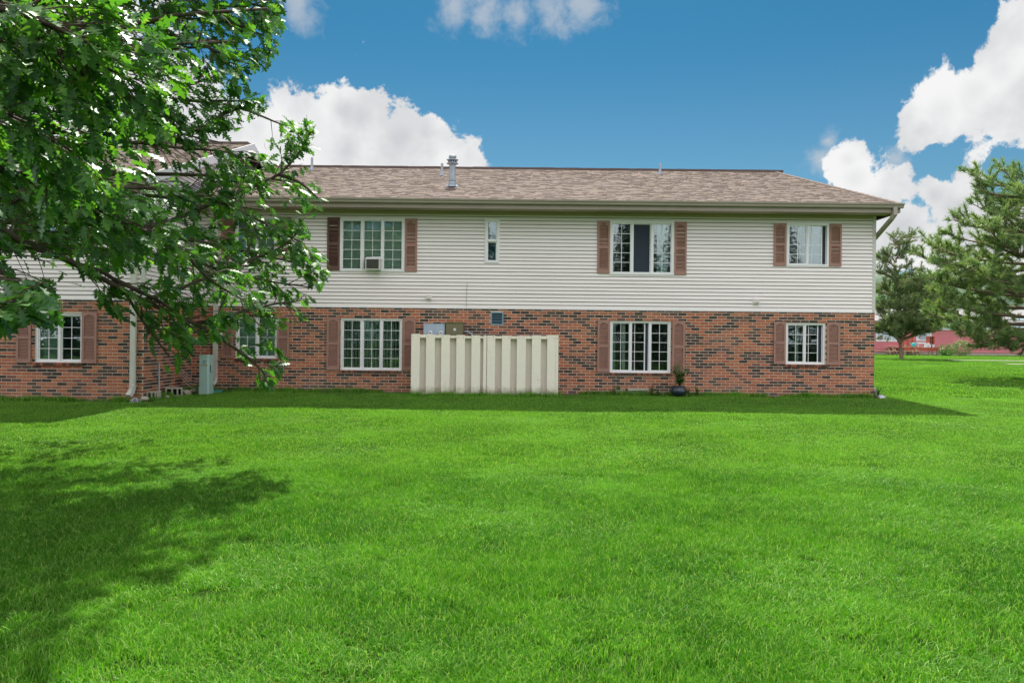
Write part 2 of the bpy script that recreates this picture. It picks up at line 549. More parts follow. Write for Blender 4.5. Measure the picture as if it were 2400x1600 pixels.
def leaf_mat(name, cols, trans=0.4, gloss=0.12, rough=0.35, scale=1.2, tone=False, tonecol=None):
    """leaf: diffuse + light coming through + sheen; hue varies with place (and per blade by the tone attribute)"""
    m, nt, out = new_mat(name)
    geo = N(nt, 'ShaderNodeNewGeometry')
    pos = geo.outputs['Position']
    f = ramp(nt, noise(nt, pos, scale, 4, 0.6), 0.32, 0.68)
    c = mixc(nt, f, cols[0], cols[1])
    if tone:
        mot = ramp(nt, noise(nt, pos, 3.4, 5, 0.65), 0.30, 0.70)
        c = mixc(nt, mot, mixc(nt, 1.0, c, (0.78, 0.80, 0.8), 'MULTIPLY'), mixc(nt, 1.0, c, (1.25, 1.16, 1.4), 'MULTIPLY'))
        a = N(nt, 'ShaderNodeAttribute', attribute_name='tone')
        c = mixc(nt, ramp(nt, a.outputs['Fac'], 0.35, 1.0), c, tonecol or cols[2])
    elif len(cols) > 2:
        f2 = ramp(nt, noise(nt, pos, scale * 9, 2, 0.5), 0.58, 0.72)
        c = mixc(nt, f2, c, cols[2])
    df = N(nt, 'ShaderNodeBsdfDiffuse')
    tl = N(nt, 'ShaderNodeBsdfTranslucent')
    nt.links.new(c, df.inputs[0])
    tcol = mixc(nt, 1.0, c, (1.25, 1.35, 0.6), 'MULTIPLY')
    nt.links.new(tcol, tl.inputs[0])
    m1 = N(nt, 'ShaderNodeMixShader')
    m1.inputs[0].default_value = trans
    nt.links.new(df.outputs[0], m1.inputs[1])
    nt.links.new(tl.outputs[0], m1.inputs[2])
    res = m1.outputs[0]
    if gloss > 0:
        gl = N(nt, 'ShaderNodeBsdfGlossy')
        gl.inputs['Roughness'].default_value = rough
        gl.inputs[0].default_value = (0.9, 0.95, 0.9, 1)
        fr = N(nt, 'ShaderNodeFresnel')
        fr.inputs['IOR'].default_value = 1.0 + gloss * 1.6
        m2 = N(nt, 'ShaderNodeMixShader')
        nt.links.new(mathn(nt, 'MULTIPLY_ADD', fr.outputs[0], 0.07, 0.02), m2.inputs[0])
        nt.links.new(res, m2.inputs[1])
        nt.links.new(gl.outputs[0], m2.inputs[2])
        res = m2.outputs[0]
    nt.links.new(res, out.inputs[0])
    return m


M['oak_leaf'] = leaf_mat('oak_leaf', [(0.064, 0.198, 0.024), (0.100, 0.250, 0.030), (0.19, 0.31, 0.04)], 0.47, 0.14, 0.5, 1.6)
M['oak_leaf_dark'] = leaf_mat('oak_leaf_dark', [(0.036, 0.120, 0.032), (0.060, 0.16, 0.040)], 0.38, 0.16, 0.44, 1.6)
M['needle'] = leaf_mat('pine_needle', [(0.135, 0.235, 0.085), (0.24, 0.33, 0.125), (0.42, 0.37, 0.21)], 0.25, 0.06, 0.5, 2.2)
M['needle_far'] = leaf_mat('pine_needle_olive', [(0.11, 0.185, 0.08), (0.20, 0.25, 0.105), (0.38, 0.33, 0.15)], 0.25, 0.06, 0.5, 1.4)
M['spruce'] = leaf_mat('spruce_needle', [(0.03, 0.06, 0.035), (0.05, 0.09, 0.05)], 0.15, 0.06, 0.5, 0.6)
M['decid'] = leaf_mat('broad_leaf', [(0.06, 0.15, 0.07), (0.12, 0.19, 0.05), (0.30, 0.26, 0.05)], 0.35, 0.08, 0.5, 0.35)
M['shrub'] = leaf_mat('shrub_leaf', [(0.10, 0.17, 0.06), (0.20, 0.25, 0.11), (0.32, 0.33, 0.20)], 0.3, 0.08, 0.5, 1.5)
M['weed'] = leaf_mat('weed_leaf', [(0.05, 0.15, 0.025), (0.08, 0.19, 0.04), (0.14, 0.22, 0.06)], 0.35, 0.08, 0.4, 5.0)
M['grass'] = leaf_mat('grass_blade', [(0.032, 0.168, 0.003), (0.088, 0.288, 0.008), (0.28, 0.45, 0.09)], 0.34, 0.02, 0.5, 0.7, True)


def lawn_mat():
    m, nt, out = new_mat('lawn_ground')
    geo = N(nt, 'ShaderNodeNewGeometry')
    pos = geo.outputs['Position']
    c = mixc(nt, ramp(nt, noise(nt, pos, 0.55, 5, 0.6), 0.32, 0.68), (0.018, 0.055, 0.004), (0.03, 0.08, 0.006))
    c = mixc(nt, ramp(nt, noise(nt, pos, 9.0, 5, 0.7), 0.40, 0.75), c, (0.05, 0.11, 0.015))
    b = N(nt, 'ShaderNodeBsdfPrincipled')
    b.inputs['Roughness'].default_value = 0.95
    b.inputs['Specular IOR Level'].default_value = 0.05
    nt.links.new(c, b.inputs['Base Color'])
    bn = N(nt, 'ShaderNodeBump')
    bn.inputs['Strength'].default_value = 1.0
    bn.inputs['Distance'].default_value = 0.05
    nt.links.new(noise(nt, pos, 30, 6, 0.75), bn.inputs['Height'])
    nt.links.new(bn.outputs[0], b.inputs['Normal'])
    nt.links.new(b.outputs[0], out.inputs[0])
    return m


M['lawn'] = lawn_mat()

# ------------------------------------------------------------------ ground
def gz(x, y):
    """height of the lawn: a slow rise towards the building and beyond"""
    z = np.interp(y, [-60, 3, 18.5, 50, 66, 90, 260, 700], [0, 0, 0.385, 0.76, 0.80, 0.9, 3.0, 3.0])
    z = z + 0.015 * np.sin(x * 0.9 + 1.3) * np.sin(y * 0.7) * np.clip((y - 3) / 6, 0, 1) * np.clip((17 - y) / 3, 0, 1)
    dip = np.clip((-6.2 - x) / 3.0, 0, 1) * np.clip((y - 11) / 4, 0, 1) * np.clip((24 - y) / 4, 0, 1)
    return z - 0.02 * dip


def make_ground():
    xs = np.unique(np.concatenate([np.linspace(-600, -30, 12), np.linspace(-30, 60, 91), np.linspace(60, 600, 12)]))
    ys = np.unique(np.concatenate([np.linspace(-300, -20, 8), np.linspace(-20, 80, 101), np.linspace(80, 900, 16)]))
    X, Y = np.meshgrid(xs, ys)
    Z = gz(X, Y)
    V = np.stack([X, Y, Z], -1).reshape(-1, 3)
    nx, ny = len(xs), len(ys)
    i = np.arange(nx - 1)[None, :] + nx * np.arange(ny - 1)[:, None]
    F = np.stack([i, i + 1, i + 1 + nx, i + nx], -1).reshape(-1, 4)
    o = link('lawn_ground', big_mesh('lawn_ground', V, F, M['lawn']), kind='structure')
    o['label'] = 'wide green lawn rising gently to the building'
    for p in o.data.polygons:
        p.use_smooth = True


make_ground()

def make_soil():
    mb_ = MB()
    g = random.Random(3)
    for (x0, y0, x1, y1, nx, ny) in ((XC0 + .02, 18.5, XR0 + .1, 18.5, 0, -1), (-12, 16.08, XC0 + .1, 16.08, 0, -1), (XC0, 15.9, XC0, 18.5, 1, 0), (XR0, 18.4, XR0, 29, 1, 0)):
        n = int(math.hypot(x1 - x0, y1 - y0) / .12)
        prev = None
        for k in range(n + 1):
            x, y = x0 + (x1 - x0) * k / n, y0 + (y1 - y0) * k / n
            w = .16 + .10 * math.sin(k * .37) * math.sin(k * .11 + 1) + g.uniform(-.03, .04)
            a = Vector((x - nx * .05, y - ny * .05, float(gz(np.array(x), np.array(y))) + .03))
            b = Vector((x + nx * w, y + ny * w, float(gz(np.array(x + nx * w), np.array(y + ny * w))) + .004))
            if prev:
                mb_.add([prev[0], prev[1], b, a], [(0, 1, 2, 3)])
            prev = (a, b)
    o_ = mb_.build('soil_bed', M['soil_bed'])
    o_['kind'] = 'structure'
    o_['label'] = 'narrow strip of bare soil along the foot of the brick walls'


XC0, XR0 = -7.44, 8.40
M['soil_bed'] = surf('bare_soil', (0.16, 0.125, 0.085), (0.09, 0.07, 0.048), 0.95, 12, 0.6, bump=1.0, bscale=45)
make_soil()

# path across the far lawn
def make_path(name, y0, y1, x0, x1, slope, label):
    mb = MB()
    n = 24
    vs, fs = [], []
    for k in range(n + 1):
        x = x0 + (x1 - x0) * k / n
        for yy in (y0, y1):
            y = yy + slope * (x - x0)
            vs.append((x, y, float(gz(np.array(x), np.array(y))) + 0.05))
        for yy in (y1, y0):
            y = yy + slope * (x - x0)
            vs.append((x, y, float(gz(np.array(x), np.array(y))) - 0.05))
    for k in range(n):
        a, b = 4 * k, 4 * k + 4
        for q in range(4):
            fs.append((a + q, b + q, b + (q + 1) % 4, a + (q + 1) % 4))
    mb.add(vs, fs)
    o = mb.build(name, M['walk'])
    o['kind'] = 'structure'
    o['label'] = label


make_path('path', 47.0, 48.0, 26.0, 75.0, -0.10, 'pale concrete path crossing the far lawn in front of the pink house')
make_path('path', 41.0, 41.8, 25.6, 60.0, -0.06, 'second pale path nearer on the lawn at the right edge')

# ------------------------------------------------------------------ the apartment building
YM = 18.5               # main front
YW = 16.08              # front of the wing that steps forward
XC = -7.44              # corner between them
XR = 8.40               # right end of main front
XL = -17.0              # wing runs on out of the frame
ZB, ZS, ZT = 0.10, 2.37, 4.66   # foot of wall, top of brick, top of siding
SLOPE = 0.34
EAVE_M, EAVE_W, ZE = YM - 0.6, YW - 0.6, 4.78
RIDGE_M, RIDGE_W = 23.5, 21.8

bldg = thing('apartment_building', 'two storey apartment building with pale siding above red and brown brick', 'building', (0, YM, 0.38))


def rect(px0, py0, px1, py1, Y):
    """photo rectangle on a frontal wall -> x0,x1,z0,z1 (its centre lines give the values, so the small roll drops out)"""
    cx, cy = (px0 + px1) / 2, (py0 + py1) / 2
    return at(px0, cy, Y).x, at(px1, cy, Y).x, at(cx, py1, Y).z, at(cx, py0, Y).z


# windows: kind, rectangle, plane
WIN = {
    'U1': (rect(798, 512, 948, 636, YM), YM), 'UN': (rect(1137.6, 513.5, 1169, 615.9, YM), YM),
    'U2': (rect(1430, 519.3, 1578, 644, YM), YM), 'U3': (rect(1843, 524, 1941, 624, YM), YM),
    'U0': (rect(553, 508, 649, 607, YM), YM),
    'L0': (rect(553, 741, 649, 839.5, YM), YM), 'L1': (rect(798, 745.5, 942, 867.5, YM), YM),
    'L2': (rect(1429.8, 752, 1572, 873.5, YM), YM), 'L3': (rect(1842, 756.5, 1934, 853.5, YM), YM),
    'W1': (rect(82.6, 734, 192, 849, YW), YW), 'W0': (rect(82.6, 470, 192, 585, YW), YW),
}
VENT = rect(1150, 731, 1179.5, 761, YM)


def holes_for(Yp, z0, z1):
    hs = [r for (r, y) in WIN.values() if abs(y - Yp) < 0.01 and r[3] > z0 and r[2] < z1]
    if abs(Yp - YM) < 0.01 and z0 < 1:
        hs.append(VENT)
    return hs


def wall_with_holes(mb, x0, x1, z0, z1, holes, y0, y1, mi=0):
    xs = sorted({x0, x1} | {max(x0, min(x1, h[k])) for h in holes for k in (0, 1)})
    zs = sorted({z0, z1} | {max(z0, min(z1, h[k])) for h in holes for k in (2, 3)})
    for j in range(len(zs) - 1):
        run = None
        for i in range(len(xs) - 1):
            cx, cz = (xs[i] + xs[i + 1]) / 2, (zs[j] + zs[j + 1]) / 2
            inside = any(h[0] < cx < h[1] and h[2] < cz < h[3] for h in holes)
            if not inside:
                run = [xs[i], xs[i + 1]] if run is None else [run[0], xs[i + 1]]
            if run is not None and (inside or i == len(xs) - 2):
                mb.box(run[0], run[1], y0, y1, zs[j], zs[j + 1], mi)
                run = None


# --- walls behind the cladding
brick_walls = []
for (x0, x1, Yp) in ((XC, XR, YM), (XL, XC, YW)):
    mb = MB()
    wall_with_holes(mb, x0, x1, ZB, ZS, holes_for(Yp, ZB, ZS), Yp, Yp + 0.18)
    if Yp == YW:     # return wall and closing walls
        mb.box(XC - 0.18, XC - 0.001, YW + 0.181, YM + 0.1, ZB, ZS)
    else:
        mb.box(XR - 0.18, XR - 0.001, YM + 0.181, 29.0, ZB, ZS)
    brick_walls.append(mb.build('brick_wall', M['mortar'], bldg))
core = MB()
wall_with_holes(core, XC, XR, ZS + 0.002, ZT, holes_for(YM, ZS, ZT), YM, YM + 0.15)
wall_with_holes(core, XL, XC, ZS + 0.002, ZT, holes_for(YW, ZS, ZT), YW, YW + 0.15)
core.box(XR - 0.15, XR, YM + 0.151, 29.0, ZS + 0.002, ZT)
core.box(XC - 0.15, XC, YW + 0.151, 27.5, ZS + 0.002, ZT)
gy0, gy1 = YW, 2 * RIDGE_W - YW
core.add([(XC - 0.15, gy0, ZT + .001), (XC - 0.15, gy1, ZT + .001), (XC - 0.15, RIDGE_W, ZE + SLOPE * (RIDGE_W - EAVE_W) - 0.12),
          (XC, gy0, ZT + .001), (XC, gy1, ZT + .001), (XC, RIDGE_W, ZE + SLOPE * (RIDGE_W - EAVE_W) - 0.12)],
         [(0, 1, 2), (3, 5, 4), (0, 3, 4, 1), (1, 4, 5, 2), (2, 5, 3, 0)])
core.box(XL, XR, 28.5, 28.65, ZB, ZT)
core.box(XL, XL + 0.15, YW + 0.151, 28.4, ZB, ZT)
core.build('wall_sheathing', M['deck_felt'], bldg)  # dark felt shows between boards as their painted shadow lines

# --- bricks
CO, BL, BH, JT = 0.0677, 0.1905, 0.0548, 0.0128
brick_list = []      # (x0,x1,z0,z1,material,proud,Yp,axis)


def pick_brick(prev):
    p = 0.44 if prev >= 6 else 0.39
    if random.random() < p:
        return 6 + random.choice([0, 0, 1, 1, 2, 3])
    return random.choice([0, 0, 1, 1, 2, 3, 3, 4, 5])


def courses(u0, u1, holes, Yp, axis, nrow=34):
    for k in range(nrow):
        z1 = ZS - 0.004 - k * CO
        z0 = z1 - BH
        if z0 < ZB + 0.05:
            break
        cuts = sorted([(h[0], h[1]) for h in holes if h[2] < (z0 + z1) / 2 + 0.01 < h[3] + 0.012])
        u = u0 - (0.1015 if k % 2 else 0.0)
        prev = 0
        while u < u1:
            mi = pick_brick(prev)
            prev = mi
            segs = [(max(u, u0), min(u + BL, u1))]
            for (a, b) in cuts:
                nxt = []
                for (s, e) in segs:
                    if e <= a or s >= b:
                        nxt.append((s, e))
                    else:
                        if s < a:
                            nxt.append((s, a - 0.004))
                        if e > b:
                            nxt.append((b + 0.004, e))
                segs = nxt
            for (s, e) in segs:
                if e - s > 0.025:
                    brick_list.append((s, e, z0, z1, mi, 0.006 + random.uniform(-0.0015, 0.0015), Yp, axis))
            u += BL + JT


def sill_hole(h):
    return (h[0] - 0.02, h[1] + 0.02, h[2] - 0.065, h[2] + 0.001)


hm = holes_for(YM, ZB, ZS)
hm = hm + [sill_hole(h) for h in hm if h is not VENT]
hw = holes_for(YW, ZB, ZS)
hw = hw + [sill_hole(h) for h in hw]
courses(XC + 0.012, XR + 0.012, hm, YM, 'x')
courses(XL, XC + 0.012, hw, YW, 'x')
courses(YW + 0.004, YM - 0.012, [], XC, 'y')
courses(YM + 0.004, 20.5, [], XR, 'y')


def brick_box(b):
    s, e, z0, z1, mi, pr, Yp, ax = b
    if ax == 'x':
        return (s, e, Yp - pr, Yp + 0.03, z0, z1)
    return (s, e) + (Yp - 0.03, Yp + pr) + (z0, z1)


# the nearest whole bricks of the wing front are single objects, the rest one mesh per wall
cand = [i for i, b in enumerate(brick_list) if b[6] == YW and b[7] == 'x' and b[1] - b[0] > 0.19 and b[0] > -10.35 and b[3] < 2.36 and b[2] > 0.33]
cand.sort(key=lambda i: brick_list[i][3])
single = set(cand[:300])
unit = []
for mi in range(10):
    mb = MB()
    mb.box(-BL / 2, BL / 2, -0.006, 0.03, -BH / 2, BH / 2)
    unit.append(mb.mesh('brick', BRICKS[mi]))
for i in sorted(single):
    s, e, z0, z1, mi, pr, Yp, ax = brick_list[i]
    o = bpy.data.objects.new('brick', unit[mi])
    COL.objects.link(o)
    o.parent = brick_walls[1]
    o.location = ((s + e) / 2, Yp - (pr - 0.006), (z0 + z1) / 2)
    o.rotation_euler = (0, random.uniform(-0.004, 0.004), 0)
for w, test in ((0, lambda b: (b[6] == YM or b[6] == XR)), (1, lambda b: (b[6] == YW or b[6] == XC))):
    mb = MB()
    for i, b in enumerate(brick_list):
        if i in single or not test(b):
            continue
        x0, x1, y0, y1, z0, z1 = brick_box(b)
        if b[7] == 'x':
            mb.box(x0, x1, y0, y1, z0, z1, b[4])
        else:
            mb.box(y0, y1, x0, x1, z0, z1, b[4])
    o = mb.build('bricks', BRICKS, brick_walls[w])
    o['kind'] = 'stuff'
local_fix = [c for w in brick_walls for c in w.children if c.name.split('.')[0] == 'brick']

# --- siding boards
SB = (ZT - ZS) / 27.0
n_board = 0


def board(u0, u1, za, zb, zc0, zc1, P, axis):
    """one clapboard piece between heights za..zb of the course zc0..zc1: leans out at its lower edge"""
    w0, w1 = random.uniform(-.0022, .0022), random.uniform(-.0016, .0016)     # old vinyl does not lie quite flat

    def out(z):
        t = (z - zc0) / (zc1 - zc0)
        return (0.022 + w0) * (1 - t) + 0.005 + w1
    if zb > zc1 - 0.012:
        zb = zc1 - 0.0125      # open lap: dark felt behind it draws the shadow line under the next board
    if zb - za < 0.004:
        return
    mb = MB()
    pts = [(u0, -out(za), za), (u1, -out(za), za), (u1, -out(zb), zb), (u0, -out(zb), zb),
           (u0, 0.001, za + 0.002), (u1, 0.001, za + 0.002), (u1, 0.001, zb), (u0, 0.001, zb)]
    if axis == 'x':
        vs = [(p[0], P + p[1], p[2]) for p in pts]
    else:
        vs = [(P - p[1], p[0], p[2]) for p in pts]
    mb.add(vs, [(0, 1, 2, 3), (1, 0, 4, 5), (3, 2, 6, 7), (0, 3, 7, 4), (2, 1, 5, 6)])
    mb.build('siding_board', M['siding'], bldg)


def side_course(u0, u1, k, holes, P, axis, zbase=ZS):
    zc0 = zbase + k * SB
    zc1 = zc0 + SB
    cuts = sorted({u0, u1} | {c for h in holes if h[2] < zc1 and h[3] > zc0 for c in (h[0], h[1]) if u0 < c < u1})
    for i in range(len(cuts) - 1):
        a, b = cuts[i], cuts[i + 1]
        mid = (a + b) / 2
        hh = [h for h in holes if h[0] < mid < h[1] and h[2] < zc1 and h[3] > zc0]
        if hh:
            h = hh[0]
            if h[2] > zc0 + 0.006:
                board(a, b, zc0, h[2], zc0, zc1, P, axis)
            if h[3] < zc1 - 0.006:
                board(a, b, h[3], zc1 - 0.0005, zc0, zc1, P, axis)
        else:
            if b - a > 3.7:                # long runs are pieced together from vinyl lengths
                u = a
                while b - u > 3.7:
                    c = u + random.uniform(1.7, 3.6)
                    board(u, c, zc0, zc1 - 0.0005, zc0, zc1, P, axis)
                    u = c + 0.002
                board(u, b, zc0, zc1 - 0.0005, zc0, zc1, P, axis)
            else:
                board(a, b, zc0, zc1 - 0.0005, zc0, zc1, P, axis)


for k in range(27):
    side_course(XC + 0.05, XR - 0.055, k, [h for h in holes_for(YM, ZS, ZT)], YM, 'x')
    side_course(-12.6, XC - 0.055, k, [h for h in holes_for(YW, ZS, ZT)], YW, 'x')
    side_course(YW + 0.055, YM - 0.03, k, [], XC, 'y')
# gable boards of the wing above the main roof
for k in range(27, 50):
    zc0 = ZS + k * SB
    zt = ZE + SLOPE * (RIDGE_W - EAVE_W) - 0.14
    half = (zt - zc0 - SB) / SLOPE
    if half < 0.2:
        break
    side_course(max(YW + 0.06, RIDGE_W - half), RIDGE_W + half, k, [], XC, 'y')

trim = MB()
trim.box(XR - 0.055, XR + 0.022, YM - 0.024, YM + 0.05, ZS - 0.015, ZT)
trim.build('corner_post', M['trim'], bldg)
trim = MB()
trim.box(XC - 0.055, XC + 0.022, YW - 0.024, YW + 0.05, ZS - 0.015, ZT)
trim.build('corner_post', M['trim'], bldg)
trim = MB()
trim.box(XC + 0.024, XR - 0.058, YM - 0.028, YM - 0.002, ZS - 0.022, ZS + 0.006)
trim.box(-12.6, XC - 0.058, YW - 0.028, YW - 0.002, ZS - 0.022, ZS + 0.006)
trim.build('starter_strip', M['vinyl'], bldg)

# --- window sills of brick on edge
for key in ('L0', 'L1', 'L2', 'L3', 'W1'):
    h, Yp = WIN[key]
    mb = MB()
    u = h[0] - 0.015
    while u < h[1]:
        w = 0.058
        mi = random.choice([4, 5, 2, 8, 9, 6])
        Mx = Matrix.Translation((u + w / 2, Yp - 0.012, h[2] - 0.034)) @ Euler((0.16, 0, 0)).to_matrix().to_4x4()
        mb.box(-w / 2, w / 2, -0.028, 0.05, -0.029, 0.029, mi, Mx)
        u += w + 0.008
    mb.box(h[0] - 0.015, h[1] + 0.01, Yp - 0.006, Yp + 0.05, h[2] - 0.060, h[2] - 0.008, 10)
    mb.build('window_sill', BRICKS + [M['mortar']], bldg)


# --- windows
def frame_box(mb, x0, x1, z0, z1, w, y0, y1, mi=0):
    mb.box(x0, x0 + w, y0, y1, z0, z1, mi)
    mb.box(x1 - w, x1, y0, y1, z0, z1, mi)
    mb.box(x0 + w, x1 - w, y0, y1, z0, z0 + w, mi)
    mb.box(x0 + w, x1 - w, y0, y1, z1 - w, z1, mi)


def make_window(key, cols, rows, blinds=None, screen=None, slide=None, grille=True, vertical=False, upper=True, opened=()):
    h, Yp = WIN[key]
    x0, x1, z0, z1 = h
    yo = Yp - 0.045 if upper else Yp + 0.022       # outer plane: proud of the siding, set back into the brick
    mb = MB()
    W = 0.042
    frame_box(mb, x0 + 0.001, x1 - 0.001, z0 + 0.001, z1 - 0.001, W, yo, yo + 0.10)
    if upper:   # nail flange covering the siding edge
        frame_box(mb, x0 - 0.018, x1 + 0.018, z0 - 0.018, z1 + 0.018, 0.0185, yo + 0.012, yo + 0.05)
    n = len(cols)
    ix0, ix1, iz0, iz1 = x0 + W, x1 - W, z0 + W * 0.9, z1 - W
    edges = [ix0]
    tot = sum(cols)
    for c in cols:
        edges.append(edges[-1] + (ix1 - ix0) * c / tot)
    if not vertical:
        for e in edges[1:-1]:
            mb.box(e - 0.019, e + 0.019, yo + 0.006, yo + 0.09, iz0, iz1)
    win = mb.build('window', M['vinyl'], bldg)

    def sub(mb_, name, mats):
        return mb_.build(name, mats, win)

    cells = []
    if vertical:
        zm = z0 + (z1 - z0) * 0.5
        cells = [(ix0, ix1, zm + 0.016, iz1), (ix0, ix1, iz0, zm - 0.016)]
        m2 = MB()
        m2.box(ix0, ix1, yo + 0.006, yo + 0.07, zm - 0.016, zm + 0.016)
        sub(m2, 'meeting_rail', M['vinyl'])
    else:
        for i in range(n):
            a = edges[i] + (0.019 if i else 0)
            b = edges[i + 1] - (0.019 if i < n - 1 else 0)
            cells.append((a, b, iz0, iz1))
    for ci, (a, b, c, d) in enumerate(cells):
        dy = 0.030 if ci % 2 == 0 else 0.052
        if slide and ci in slide:
            s = slide[ci]
            a, b = a + s, b + s
            if s < 0:
                a = cells[ci][0]
        m2 = MB()
        sw = 0.024
        if slide and ci in slide:       # stile that shows where the sash has been pushed along
            frame_box(m2, a, b, c, d, 0.016, yo + dy - 0.004, yo + dy + 0.022)
            sw = 0.016
        else:
            frame_box(m2, a, b, c, d, sw, yo + dy - 0.008, yo + dy + 0.022)
        sub(m2, 'sash', M['vinyl'])
        ga, gb, gc, gd = a + sw, b - sw, c + sw, d - sw
        nx, nz = (2, rows) if grille else (1, 1)
        if slide and ci in slide and abs(slide[ci]) > 0.02:
            xs = [ga, ga + (gb - ga) * 0.22, gb]
        else:
            xs = [ga + (gb - ga) * q / nx for q in range(nx + 1)]
        zs = [gc + (gd - gc) * q / nz for q in range(nz + 1)]
        if grille and ci not in opened:
            m3 = MB()
            yg = yo + dy - 0.004
            for q in range(1, len(zs) - 1):
                m3.box(ga, gb, yg, yg + 0.005, zs[q] - 0.0055, zs[q] + 0.0055)
            for q in range(1, len(xs) - 1):
                m3.box(xs[q] - 0.0055, xs[q] + 0.0055, yg - 0.001, yg + 0.0062, gc, gd)
            sub(m3, 'grille', M['vinyl'])
        tilt = random.uniform(-0.006, 0.006)
        for qx in range(len(xs) - 1 if ci not in opened else 0):
            for qz in range(len(zs) - 1):
                m4 = MB()
                px0, px1 = xs[qx] + 0.0004, xs[qx + 1] - 0.0004
                pz0, pz1 = zs[qz] + 0.0004, zs[qz + 1] - 0.0004
                yc = yo + dy + 0.004
                sh = lambda x, z: yc + tilt * (x - (a + b) / 2) * 1.0
                vs = [(px0, sh(px0, 0), pz0), (px1, sh(px1, 0), pz0), (px1, sh(px1, 0), pz1), (px0, sh(px0, 0), pz1)]
                vs += [(v[0], v[1] + 0.003, v[2]) for v in vs]
                m4.add(vs, [(0, 1, 2, 3), (5, 4, 7, 6), (1, 0, 4, 5), (3, 2, 6, 7), (0, 3, 7, 4), (2, 1, 5, 6)])
                sub(m4, 'pane', M['glass'])
        if screen and ci in screen:
            m5 = MB()
            sa, sb = cells[ci][0], cells[ci][1]
            if screen[ci] == 'half':
                sa = b - 0.002
            frame_box(m5, sa, sb, c, d, 0.014, yo + 0.062, yo + 0.076, 1)
            m5.box(sa + 0.014, sb - 0.014, yo + 0.066, yo + 0.070, c + 0.014, d - 0.014, 0)
            sub(m5, 'insect_screen', [M['screen'], M['vinyl']])
    # room behind
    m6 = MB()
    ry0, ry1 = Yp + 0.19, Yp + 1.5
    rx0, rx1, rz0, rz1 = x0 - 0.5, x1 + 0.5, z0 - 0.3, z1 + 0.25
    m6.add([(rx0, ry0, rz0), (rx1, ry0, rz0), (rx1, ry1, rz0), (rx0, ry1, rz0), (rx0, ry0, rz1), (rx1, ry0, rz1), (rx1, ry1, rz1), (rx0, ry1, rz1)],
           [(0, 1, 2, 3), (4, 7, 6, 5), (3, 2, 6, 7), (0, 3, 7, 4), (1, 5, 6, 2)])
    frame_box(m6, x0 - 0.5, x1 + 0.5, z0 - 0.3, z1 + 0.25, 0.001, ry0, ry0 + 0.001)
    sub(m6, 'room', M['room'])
    if blinds:
        for (bx0, bx1, ang, mat, pitch) in blinds:
            u = x0 + (x1 - x0) * bx0
            e = x0 + (x1 - x0) * bx1
            m7 = MB()
            while u < e:
                Mx = Matrix.Translation((u, Yp + (0.105 if upper else 0.17), (z0 + z1) / 2)) @ Euler((0, 0, math.radians(ang) + random.uniform(-0.07, 0.07))).to_matrix().to_4x4()
                m7.box(-0.044, 0.044, -0.0012, 0.0012, -(z1 - z0) / 2 + 0.03, (z1 - z0) / 2 - 0.01, 0, Mx)
                u += pitch
            o = sub(m7, 'blind', M[mat])
    return win


make_window('U1', [1, 1, 1], 5, blinds=[(0.03, 0.99, 14, 'blind', 0.082)])
make_window('UN', [1], 2, grille=False, vertical=True, blinds=[(0.1, 0.95, 5, 'navy', 0.08)])  # navy slats put the blue reflection behind the glass
make_window('U2', [1, 1, 1], 5, screen={1: 'full'}, opened=(1,), blinds=[(0.78, 0.93, 30, 'curtain', 0.045)])
make_window('U3', [1, 1], 4, slide={1: -0.10}, screen={1: 'half'}, blinds=[(0.32, 0.40, 60, 'blind', 0.05), (0.50, 0.86, 12, 'lilac', 0.06), (0.01, 0.07, 40, 'curtain', 0.04)])
make_window('U0', [1, 1], 4, blinds=[(0.03, 0.99, 40, 'blind', 0.085)])
make_window('L0', [1, 1], 4, blinds=[(0.03, 0.99, 12, 'blind', 0.085)], upper=False)
make_window('L1', [1, 1, 1], 5, blinds=[(0.05, 0.98, 72, 'blind', 0.066)], upper=False)
make_window('L2', [1, 1, 1], 5, slide={1: -0.09}, screen={1: 'half'}, blinds=[(0.04, 0.10, 20, 'curtain', 0.05), (0.24, 0.27, 20, 'blind', 0.08)], upper=False)
make_window('L3', [1, 1], 4, slide={1: -0.10}, screen={1: 'half'}, blinds=[(0.02, 0.07, 20, 'curtain', 0.05), (0.35, 0.37, 30, 'blind', 0.08)], upper=False)
make_window('W1', [1, 1], 4, screen={1: 'full'}, blinds=[(0.04, 0.98, 14, 'blind', 0.085)], upper=False)
make_window('W0', [1, 1], 4, blinds=[(0.04, 0.98, 14, 'blind', 0.085)])


